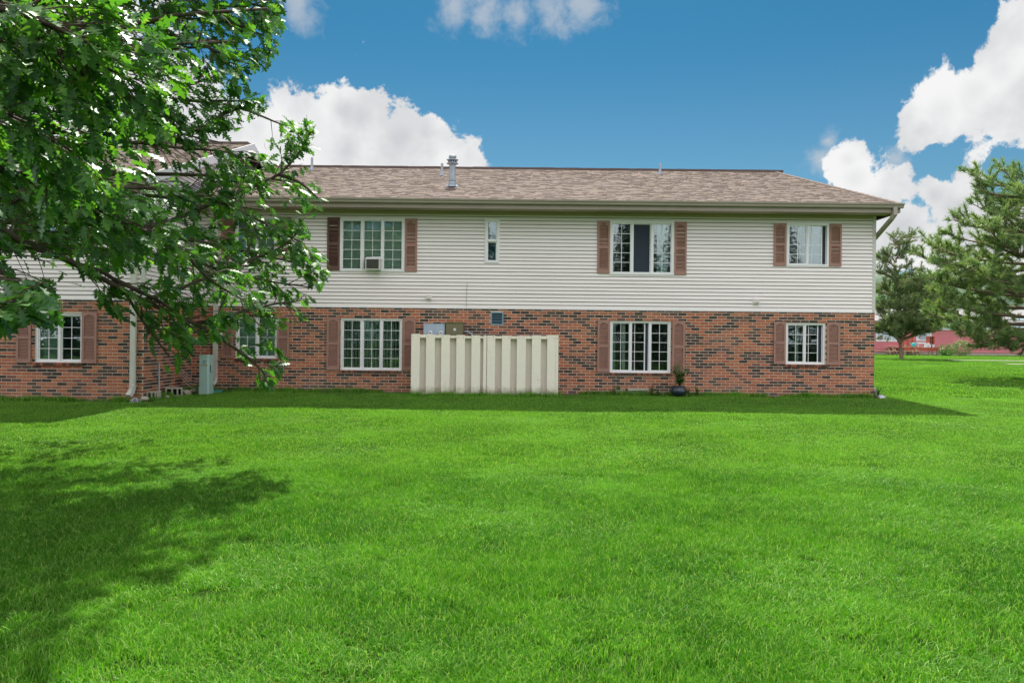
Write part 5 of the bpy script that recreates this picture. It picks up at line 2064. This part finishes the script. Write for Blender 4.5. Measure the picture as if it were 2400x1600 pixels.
# spruces on the lawn behind the viewer: what the windows mirror
def make_spruces():
    rng = np.random.default_rng(3)
    rr_ = random.Random(8)
    Hh = 10.0
    mb_ = MB()
    mb_.tube([(0, 0, -.2), (0, 0, 4), (0, 0, Hh)], [.2, .12, .02], 8)
    tme = mb_.mesh('trunk', M['pine_bark'])
    P, Dd = [], []
    for k in range(170):
        f = (k + rr_.random()) / 170
        z = .7 + (Hh - .8) * f
        a = k * 2.4
        r = 2.5 * (1 - f) ** .85 + .15
        d_ = np.array([math.cos(a), math.sin(a), -.25])
        for j in range(max(2, int(r / .22))):
            u = (j + 1) / max(2, int(r / .22))
            for s in (-1, 0, 1):
                b = np.array([0, 0, z]) + d_ * r * u + np.array([-math.sin(a), math.cos(a), 0]) * s * .22 * (1.2 - u)
                P.append(b)
                Dd.append(d_ + np.array([-math.sin(a), math.cos(a), 0]) * s * .7)
    V, F = needle_tufts(P, Dd, .26, 9, rng, .03)
    cme = big_mesh('crown', V, F, M['spruce'])
    for i, (x, y, s) in enumerate(((-11.5, -14, .95), (-7.0, -16, 1.05), (-1.6, -15, 1.0), (3.4, -17, 1.15), (7.6, -14, 1.1), (11.0, -16, 1.2), (17.4, -15, 1.12), (21.0, -14, 1.0), (-17, -17, 1.1), (-25.5, -14, 1.0))):
        t_ = thing('spruce_tree', 'dark spruce across the lawn seen mirrored in the window panes', 'spruce tree', (x, y, 0), i * 1.3, 'spruces mirrored in the windows')
        t_.scale = (s, s, s)
        for nm, me in (('trunk', tme), ('crown', cme)):
            o_ = link(nm, me)
            o_.parent = t_
            if nm == 'crown':
                o_['kind'] = 'stuff'


make_spruces()


# broad-leaved trees and shrubs beyond
def leafy(name, label, cat, base, blobs, size, mat, trunk=None, group=None, seed=1):
    t_ = thing(name, label, cat, base, group=group)
    if trunk:
        mb_ = MB()
        mb_.tube([(base[0], base[1], base[2] - .3), (base[0] + .1, base[1], base[2] + trunk * .5), (base[0], base[1], base[2] + trunk)], [.2, .15, .06], 8)
        mb_.build('trunk', M['pine_bark'], t_)
    Vs, Fs, o0 = [], [], 0
    for i, (n, c_, r_) in enumerate(blobs):
        P_, ax, nm, sz = blob_leaves(n, c_, r_, size, seed=seed + i)
        V, F = leaf_cloud(P_, ax, nm, sz, SIMPLE_T, SIMPLE_W)
        Vs.append(V)
        Fs.append(F + o0)
        o0 += len(V)
    o_ = link('crown', big_mesh('crown', np.concatenate(Vs), np.concatenate(Fs), mat), t_)
    o_['kind'] = 'stuff'
    return t_


def blob_at(px, py, Y, r, n):
    p_ = at(px, py, Y)
    return (n, tuple(p_), r)


b0 = at(2165, 838, 84)
leafy('maple_tree', 'broad green and yellow tree behind the pink house, between the pines', 'tree', (b0.x, 84, .9),
      [blob_at(2150, 690, 84, (2.2, 2, 1.9), 2200), blob_at(2190, 680, 84, (2.0, 2, 1.8), 1900), blob_at(2175, 735, 83, (2.6, 2, 2.0), 2200), blob_at(2215, 725, 84, (2.4, 2, 2.2), 2000),
       blob_at(2130, 740, 84, (2.0, 2, 2.0), 1600), blob_at(2110, 700, 84, (2.2, 2, 2.2), 1600)], .36, M['decid'], 4.0, seed=40)
b0 = at(2254, 833, 62)
leafy('shrub', 'clipped round pale green shrub against the pink wall', 'shrub', (b0.x, 62, b0.z), [blob_at(2254.5, 815, 62, (.74, .6, .60), 1500)], .10, M['shrub'], seed=60)
b0 = at(2220, 831, 63.5)
leafy('shrub', 'low bright green plants left of the round shrub', 'shrub', (b0.x, 63.5, b0.z), [blob_at(2220, 827, 63.5, (.42, .4, .18), 260), blob_at(2212, 823, 63.8, (.3, .3, .25), 150)], .13, M['weed'], seed=70)
b0 = at(2224, 829, 66)
leafy('shrub', 'dark bush in the shade beside the wooden deck', 'shrub', (b0.x, 66, b0.z), [blob_at(2216, 820, 66, (.6, .5, .45), 300), blob_at(2232, 817, 66, (.5, .5, .45), 250)], .14, M['decid'], seed=75)

# distant wooded hill
def make_hill():
    rng = np.random.default_rng(2)
    xs = np.linspace(60, 420, 150)
    ys = np.linspace(230, 330, 30)
    X, Y = np.meshgrid(xs, ys)
    ridge = np.sin(np.clip((Y - 230) / 100, 0, 1) * np.pi)
    H = 22 + 6 * np.sin(X * .018 + .5) + 3 * np.sin(X * .05)
    Z = 1.5 + ridge * H + rng.normal(size=X.shape) * 0.9 + 1.2 * np.sin(X * .9) * np.sin(Y * .8)
    V = np.stack([X, Y, Z], -1).reshape(-1, 3)
    nx, ny = len(xs), len(ys)
    i = np.arange(nx - 1)[None, :] + nx * np.arange(ny - 1)[:, None]
    F = np.stack([i, i + 1, i + 1 + nx, i + nx], -1).reshape(-1, 4)
    o_ = link('hills', big_mesh('hills', V, F, M['hill']), kind='structure')
    o_['label'] = 'low wooded hill far behind the pines'


make_hill()

# ------------------------------------------------------------------ pink house with deck
YH = 70.0
zh = at(2300, 836, YH).z
house = thing('pink_house', 'long low pink sided house with white windows beyond the lawn', 'house', (40, YH, zh))
HX0, HX1 = 27.0, 62.0
mb = MB()
mb.box(HX0, HX1, YH + .02, YH + 8, zh - .5, zh + .36)
mb.build('foundation', M['foundation'], house)
mb = MB()
hwin = []
for (pa, pb, za, zb) in ((2054, 2106, 765, 799), (2205, 2238, 738, 772), (2285, 2325, 740, 772), (2370, 2410, 742, 774)):
    a, b = at(pa, za, YH), at(pb, zb, YH)
    hwin.append((a.x, b.x, b.z, a.z))
dr0, dr1 = at(2150, 768, YH), at(2179, 799, YH)
holes = hwin + [(dr0.x, dr1.x, dr1.z - .1, dr0.z)]
ztop = zh + 3.1
wall_with_holes(mb, HX0, HX1, zh + .36, ztop, holes, YH + .02, YH + .2)
mb.box(HX0, HX1, YH + 7.8, YH + 8, zh + .36, ztop)
mb.box(HX0, HX0 + .2, YH + .201, YH + 7.79, zh + .36, ztop)
mb.box(HX1 - .2, HX1, YH + .201, YH + 7.79, zh + .36, ztop)
mb.build('wall', M['pink_siding'], house)
z = zh + .36
while z < ztop - .05:
    hgt = .235
    cuts = sorted({HX0, HX1} | {c for h in holes if h[2] < z + hgt and h[3] > z for c in (h[0], h[1])})
    for i in range(len(cuts) - 1):
        a, b = cuts[i], cuts[i + 1]
        if any(h[0] < (a + b) / 2 < h[1] and h[2] < z + hgt * .7 and h[3] > z + hgt * .3 for h in holes):
            continue
        m2 = MB()
        m2.add([(a, YH - .04, z), (b, YH - .04, z), (b, YH - .004, z + hgt), (a, YH - .004, z + hgt), (a, YH + .02, z), (b, YH + .02, z), (b, YH + .02, z + hgt), (a, YH + .02, z + hgt)],
               [(0, 1, 2, 3), (1, 0, 4, 5), (0, 3, 7, 4), (2, 1, 5, 6)])
        m2.build('siding_board', M['pink_siding'], house)
    z += hgt
mb = MB()
mb.add([(HX0 - .4, YH - .7, ztop - .02), (HX1 + .4, YH - .7, ztop - .02), (HX1 + .4, YH + 4, ztop + 1.25), (HX0 - .4, YH + 4, ztop + 1.25), (HX0 - .4, YH + 8.6, ztop - .02), (HX1 + .4, YH + 8.6, ztop - .02),
        (HX0 - .4, YH - .7, ztop - .16), (HX1 + .4, YH - .7, ztop - .16), (HX1 + .4, YH + 8.6, ztop - .16), (HX0 - .4, YH + 8.6, ztop - .16)],
       [(0, 1, 2, 3), (3, 2, 5, 4), (6, 9, 8, 7), (0, 6, 7, 1), (0, 3, 4, 9, 6), (1, 7, 8, 5, 2), (4, 5, 8, 9)])
mb.build('roof', M['house_roof'], house)
for k, h in enumerate(hwin):
    mb = MB()
    frame_box(mb, h[0] - .06, h[1] + .06, h[2] - .06, h[3] + .06, .13, YH - .08, YH + .06)
    n = 3 if k == 0 else 2
    for q in range(1, n):
        xx = h[0] + (h[1] - h[0]) * q / n
        mb.box(xx - .04, xx + .04, YH - .06, YH + .05, h[2] + .07, h[3] - .07)
    w_ = mb.build('window', M['white_paint'], house)
    for q in range(n):
        xa, xb = h[0] + (h[1] - h[0]) * q / n, h[0] + (h[1] - h[0]) * (q + 1) / n
        m2 = MB()
        m2.box(xa + .04, xb - .04, YH - .01, YH, h[2] + .07, h[3] - .07)
        m2.build('pane', M['glass'], w_)
        m2 = MB()
        for s in range(7):
            xx = xa + (xb - xa) * s / 7
            m2.cbox((xx + (xb - xa) / 14, YH + .25 + .03 * (s % 2), (h[2] + h[3]) / 2), ((xb - xa) / 7, .02, h[3] - h[2]))
        m2.build('curtain', M['lilac'] if (k == 0 and q == 1) else M['white_paint'], w_)
mb = MB()
frame_box(mb, dr0.x - .12, dr1.x + .12, dr1.z - .2, dr0.z + .1, .14, YH - .07, YH + .04)
door = mb.build('door', M['white_paint'], house)
m2 = MB()
m2.box(dr0.x + .03, dr1.x - .03, YH - .02, YH + .04, dr1.z - .05, dr0.z - .05)
m2.build('door_leaf', M['white_paint'], door)
m2 = MB()
m2.box(dr0.x + .2, dr1.x - .2, YH - .035, YH - .022, dr1.z + .12, dr1.z + .72)
m2.build('pane', M['galv'], door)
c = at(2141, 782, YH)
mb = MB()
mb.box(c.x - .09, c.x + .09, YH - .2, YH - .045, c.z - .16, c.z + .16)
mb.build('porch_lamp', M['black'], house)

# deck
dk0, dk1 = at(2118, 814, 67), at(2200, 814, 67)
dz = at(2160, 814, 67).z
deck = thing('deck', 'red stained wooden deck with railing at the house door', 'deck', ((dk0.x + dk1.x) / 2, 67.5, zh))
nb = 9
for k in range(nb):
    mb = MB()
    y0 = 67 + k * .32
    mb.box(dk0.x, dk1.x, y0, y0 + .30, dz - .05, dz)
    mb.build('deck_board', M['red_wood'], deck)
mb = MB()
mb.box(dk0.x, dk1.x, 66.94, 66.99, dz - .28, dz - .01)
mb.build('rim_joist', M['red_wood'], deck)
for px in (2122, 2150, 2180, 2187, 2198):
    c = at(px, 820, 67)
    mb = MB()
    mb.box(c.x - .06, c.x + .06, 67.0, 67.12, zh - .3, dz - .29)
    mb.build('post', M['post_wood'], deck)
for (pa, pb, pt, nm) in ((2118, 2140, 789, 'railing'), (2178, 2190, 788, 'shelf')):
    a, b = at(pa, pt, 67.4), at(pb, pt, 67.4)
    mb = MB()
    if nm == 'railing':
        for q in range(6):
            zz = dz + .1 + q * (a.z - dz - .1) / 5
            mb.box(a.x, b.x, 67.4, 67.44, zz - .05, zz + .05)
        for xx in (a.x, (a.x + b.x) / 2, b.x):
            mb.box(xx - .05, xx + .05, 67.45, 67.53, dz, a.z + .06)
    else:
        for xx in (a.x, b.x):
            mb.box(xx - .05, xx + .05, 67.4, 67.8, dz, a.z)
        for q in range(4):
            zz = dz + .06 + q * (a.z - dz - .06) / 3
            mb.box(a.x + .06, b.x - .06, 67.4, 67.8, zz - .04, zz)
        mb.box(a.x + .06, b.x - .06, 67.81, 67.83, dz, a.z)
    mb.build(nm, M['red_wood'], deck)
c = at(2160, 800, 68.5)
mb = MB()
mb.box(at(2142, 800, 68.5).x, at(2178, 800, 68.5).x, 68.5, 68.58, c.z - .05, c.z + .05)
mb.build('handrail', M['red_wood'], deck)
c = at(2184, 778, 67.6)
# pots on the shelf
for (px, py, lab) in ((2182.5, 813.5, 'small white pot on the lower shelf of the deck'), (2190.5, 813.5, 'white pot on the deck beside the red shelf')):
    p = at(px, py, 66.99)
    mb = MB()
    mb.lathe((p.x, 67.2, dz + .002), [(.08, 0), (.11, .22), (.12, .22), (.12, .26), (.09, .26)], 12)
    tag(mb.build('flower_pot', M['white_paint']), lab, 'pot', 'white pots on the deck')
# white table with a grill box on the deck
c0, c1 = at(2152, 805, 67.3), at(2179, 805, 67.3)
tb = thing('side_table', 'white box shaped table standing on the red deck', 'table', ((c0.x + c1.x) / 2, 67.5, dz))
mb = MB()
mb.box(c0.x, c1.x, 67.25, 67.7, c0.z - .02, c0.z + .04)
mb.build('tabletop', M['white_paint'], tb)
mb = MB()
mb.box((c0.x + c1.x) / 2 + .02, c1.x - .03, 67.28, 67.66, dz + .002, c0.z - .022)
mb.build('cabinet', M['white_paint'], tb)
for xx in (c0.x + .03, c0.x + .07):
    mb = MB()
    mb.box(xx - .02, xx + .02, 67.3 + (xx - c0.x), 67.34 + (xx - c0.x), dz + .002, c0.z - .022)
    mb.build('leg', M['white_paint'], tb)
p = at(2146, 813, 66.8)

# picnic table
YT = 65.0
tz = at(2130, 811.8, YT).z
tx0, tx1 = at(2080, 811, YT).x, at(2162, 811, YT).x
gzt = float(gz(np.array(30.), np.array(YT)))
pt = thing('picnic_table', 'long weathered picnic table with benches on the far lawn', 'picnic table', ((tx0 + tx1) / 2, YT, gzt))
for k in range(5):
    mb = MB()
    mb.box(tx0, tx1, YT + k * .155, YT + k * .155 + .145, tz - .045, tz)
    mb.build('plank', M['table_wood'], pt)
bx0, bx1 = at(2071, 822, YT - .5).x, at(2165, 822, YT - .5).x
bz = at(2120, 822, YT - .5).z
for yb in (YT - .62, YT - .47, YT + 1.1, YT + 1.25):
    mb = MB()
    mb.box(bx0, bx1, yb, yb + .14, bz - .045, bz)
    mb.build('bench_plank', M['table_wood'], pt)
for px in (2092, 2146):
    c = at(px, 825, YT)
    for s in (-1, 1):
        mb = MB()
        mb.tube([(c.x + .05, YT + .38 + s * .20, tz - .05), (c.x + .05, YT + .38 + s * .75, gzt - .03)], .055, 4)
        mb.tube([(c.x - .22 * s, YT + .3, tz - .06), (c.x + .02 - .30 * s, YT - .35, gzt - .03)], .045, 4)
        mb.build('leg', M['table_wood'], pt)
    mb = MB()
    mb.box(c.x, c.x + .05, YT - .6, YT + 1.36, bz - .14, bz - .05)
    mb.build('cross_beam', M['table_wood'], pt)
# turquoise watering can on the table
p = at(2146, 812, YT)
can = thing('watering_can', 'turquoise watering can on the right end of the picnic table', 'watering can', (p.x, YT + .3, tz))
mb = MB()
mb.lathe((p.x, YT + .3, tz + .002), [(.15, 0), (.17, .06), (.16, .24), (.10, .29), (.09, .30)], 14)
mb.build('body', M['teal_can'], can, smooth=True)
mb = MB()
mb.tube([(p.x - .14, YT + .3, tz + .08), (p.x - .24, YT + .3, tz + .2), (p.x - .30, YT + .3, tz + .31)], .025, 6)
mb.build('spout', M['teal_can'], can)
mb = MB()
mb.tube([(p.x + .15, YT + .3, tz + .10), (p.x + .27, YT + .3, tz + .2), (p.x + .2, YT + .3, tz + .33), (p.x + .02, YT + .3, tz + .34)], .016, 6)
mb.build('handle', M['teal_can'], can)
p = at(2128, 811, YT)
lump('cloth', (p.x, YT + .35, tz + .045), .16, 'crumpled pale cloth lying on the picnic table', 'cloth', M['shrub'], .3)


# ------------------------------------------------------------------ grass
def grass_patch(name, size, n, hmin, hmax, width, seed, lean=.55, pale=1.5):
    g = np.random.default_rng(seed)
    P = np.stack([g.uniform(-size / 2, size / 2, n), g.uniform(-size / 2, size / 2, n), np.full(n, -.008)], 1)
    h = g.uniform(hmin, hmax, n) * (0.8 + .4 * g.random(n))
    a = g.uniform(0, 2 * np.pi, n)
    ln = g.uniform(.1, 1.0, n) * lean * h
    d = np.stack([np.cos(a), np.sin(a), np.zeros(n)], 1)
    b = g.uniform(0, np.pi, n)
    s = np.stack([np.cos(b), np.sin(b), np.zeros(n)], 1) * (width * g.uniform(.7, 1.3, n))[:, None]
    z = np.array([0, 0, 1.])
    m1 = P + d * (ln * .30)[:, None] + z * (h * .62)[:, None]
    tip = P + d * (ln * 1.05)[:, None] + z * (h * g.uniform(.78, 1.0, n))[:, None]
    V = np.stack([P - s, P + s, m1 + s * .8, m1 - s * .8, tip], 1).reshape(-1, 3)
    i = np.arange(n)[:, None] * 5
    F = np.concatenate([i + np.array([[0, 1, 2]]), i + np.array([[0, 2, 3]]), i + np.array([[3, 2, 4]])], 0)
    tone = np.repeat(g.random(n) ** pale, 5)
    return big_mesh(name, V, F, M['grass'], tone=tone)


def grass_object(name, label, pts, rots, scales, variants):
    """one 'stuff' object: points on the lawn, each carrying a sod of blades"""
    me = bpy.data.meshes.new(name)
    me.vertices.add(len(pts))
    me.vertices.foreach_set('co', np.asarray(pts, np.float32).ravel())
    at_ = me.attributes.new('rot', 'FLOAT', 'POINT')
    at_.data.foreach_set('value', np.asarray(rots, np.float32))
    at_ = me.attributes.new('scl', 'FLOAT', 'POINT')
    at_.data.foreach_set('value', np.asarray(scales, np.float32))
    o_ = link(name, me, kind='stuff')
    o_['label'] = label
    cc = bpy.data.collections.new('sods_' + name)
    for v in variants:
        cc.objects.link(bpy.data.objects.new('sod', v))
    ng = bpy.data.node_groups.new('grass_scatter', 'GeometryNodeTree')
    ng.interface.new_socket('Geometry', in_out='INPUT', socket_type='NodeSocketGeometry')
    ng.interface.new_socket('Geometry', in_out='OUTPUT', socket_type='NodeSocketGeometry')
    gi, go = ng.nodes.new('NodeGroupInput'), ng.nodes.new('NodeGroupOutput')
    iop = ng.nodes.new('GeometryNodeInstanceOnPoints')
    ci = ng.nodes.new('GeometryNodeCollectionInfo')
    ci.inputs['Collection'].default_value = cc
    ci.inputs['Separate Children'].default_value = True
    ci.inputs['Reset Children'].default_value = True
    iop.inputs['Pick Instance'].default_value = True
    na = ng.nodes.new('GeometryNodeInputNamedAttribute')
    na.data_type = 'FLOAT'
    na.inputs['Name'].default_value = 'rot'
    ns = ng.nodes.new('GeometryNodeInputNamedAttribute')
    ns.data_type = 'FLOAT'
    ns.inputs['Name'].default_value = 'scl'
    cx_ = ng.nodes.new('ShaderNodeCombineXYZ')
    ng.links.new(na.outputs[0], cx_.inputs['Z'])
    cs = ng.nodes.new('ShaderNodeCombineXYZ')
    cs.inputs['X'].default_value = 1
    cs.inputs['Y'].default_value = 1
    ng.links.new(ns.outputs[0], cs.inputs['Z'])
    ng.links.new(gi.outputs[0], iop.inputs['Points'])
    ng.links.new(ci.outputs[0], iop.inputs['Instance'])
    ng.links.new(cx_.outputs[0], iop.inputs['Rotation'])
    ng.links.new(cs.outputs[0], iop.inputs['Scale'])
    ng.links.new(iop.outputs[0], go.inputs[0])
    md = o_.modifiers.new('scatter', 'NODES')
    md.node_group = ng
    return o_


def lawn_points(y0, y1, step, xmin=None, seed=1, margin=.8, far=False):
    g = np.random.default_rng(seed)
    ys = np.arange(y0, y1, step)
    out_ = []
    for y in ys:
        w_ = .655 * y + margin
        xs = np.arange(-w_ if xmin is None else xmin, w_ + step, step)
        for x in xs:
            out_.append((x + g.uniform(-.4, .4) * step, y + g.uniform(-.4, .4) * step))
    P = np.array(out_)
    # keep off the building
    ins = ((P[:, 0] > XC - .1) & (P[:, 0] < XR + .15) & (P[:, 1] > YM - .42 + .06 * np.sin(P[:, 0] * 3))) | ((P[:, 0] < XC + .2) & (P[:, 1] > YW - .40))
    if far:
        ins |= (P[:, 1] < YM + .1) | ((P[:, 0] < XR + .6))
        yy = P[:, 1]
        ins |= (yy > 47.0 - .10 * (P[:, 0] - 26)) & (yy < 48.0 - .10 * (P[:, 0] - 26))
        ins |= (yy > 41.0 - .06 * (P[:, 0] - 25.6)) & (yy < 41.8 - .06 * (P[:, 0] - 25.6))
    P = P[~ins]
    z = gz(P[:, 0], P[:, 1])
    rot = g.uniform(0, 2 * np.pi, len(P))
    patchy = .82 + .25 * np.sin(P[:, 0] * 1.7 + 2 * np.sin(P[:, 1] * .8)) * np.sin(P[:, 1] * 1.9 + 1)
    return np.stack([P[:, 0], P[:, 1], z], 1), rot, patchy * g.uniform(.85, 1.2, len(P))


near_v = [grass_patch('sod_near', .52, 1500, .032, .072, .0024, s, .9) for s in (1, 2, 3, 11)]
mid_v = [grass_patch('sod_mid', .62, 1500, .030, .060, .0034, s, .8, 0.85) for s in (4, 5, 6)]
tall_v = [grass_patch('sod_tall', .30, 240, .05, .13, .0035, s, .7) for s in (21, 22)]
far_v = [grass_patch('sod_far', 1.1, 1100, .035, .065, .010, s, .6, 0.9) for s in (7, 8)]
grass_object('grass', 'short mown green grass of the near lawn', *lawn_points(2.6, 9.0, .30, seed=1), near_v)
grass_object('grass', 'short mown green grass from mid lawn to the building', *lawn_points(9.0, 18.7, .36, seed=2), mid_v)
grass_object('grass', 'green grass of the lawn beyond the building corner', *lawn_points(18.6, 64.0, .80, xmin=8.4, seed=3, far=True), far_v)

# unmown fringe along the foot of the walls and the fence
fr = []
gfr = np.random.default_rng(77)
for (x0, y0, x1, y1) in ((XL + 5, YW - .13, XC, YW - .13), (XC + .12, YW, XC + .12, YM - .1), (XC, YM - .12, XR, YM - .12), (XR + .12, YM, XR + .12, YM + 9),
                         (fx(75), YF - .06, fx(2008), YF - .06)):
    L = math.hypot(x1 - x0, y1 - y0)
    for k in range(int(L / .13)):
        t_ = (k + gfr.random()) / (L / .13)
        fr.append((x0 + (x1 - x0) * t_, y0 + (y1 - y0) * t_ + gfr.uniform(-.03, .03)))
fr = np.array(fr)
keep = gfr.random(len(fr)) < .35 + .65 * (np.sin(fr[:, 0] * 2.3 + 1) * np.sin(fr[:, 0] * .9) > -.15)
fr = fr[keep]
grass_object('grass', 'ragged unmown grass fringe along the foot of the walls', np.stack([fr[:, 0], fr[:, 1], gz(fr[:, 0], fr[:, 1])], 1),
             gfr.uniform(0, 6.28, len(fr)), gfr.uniform(.6, 1.5, len(fr)), tall_v)
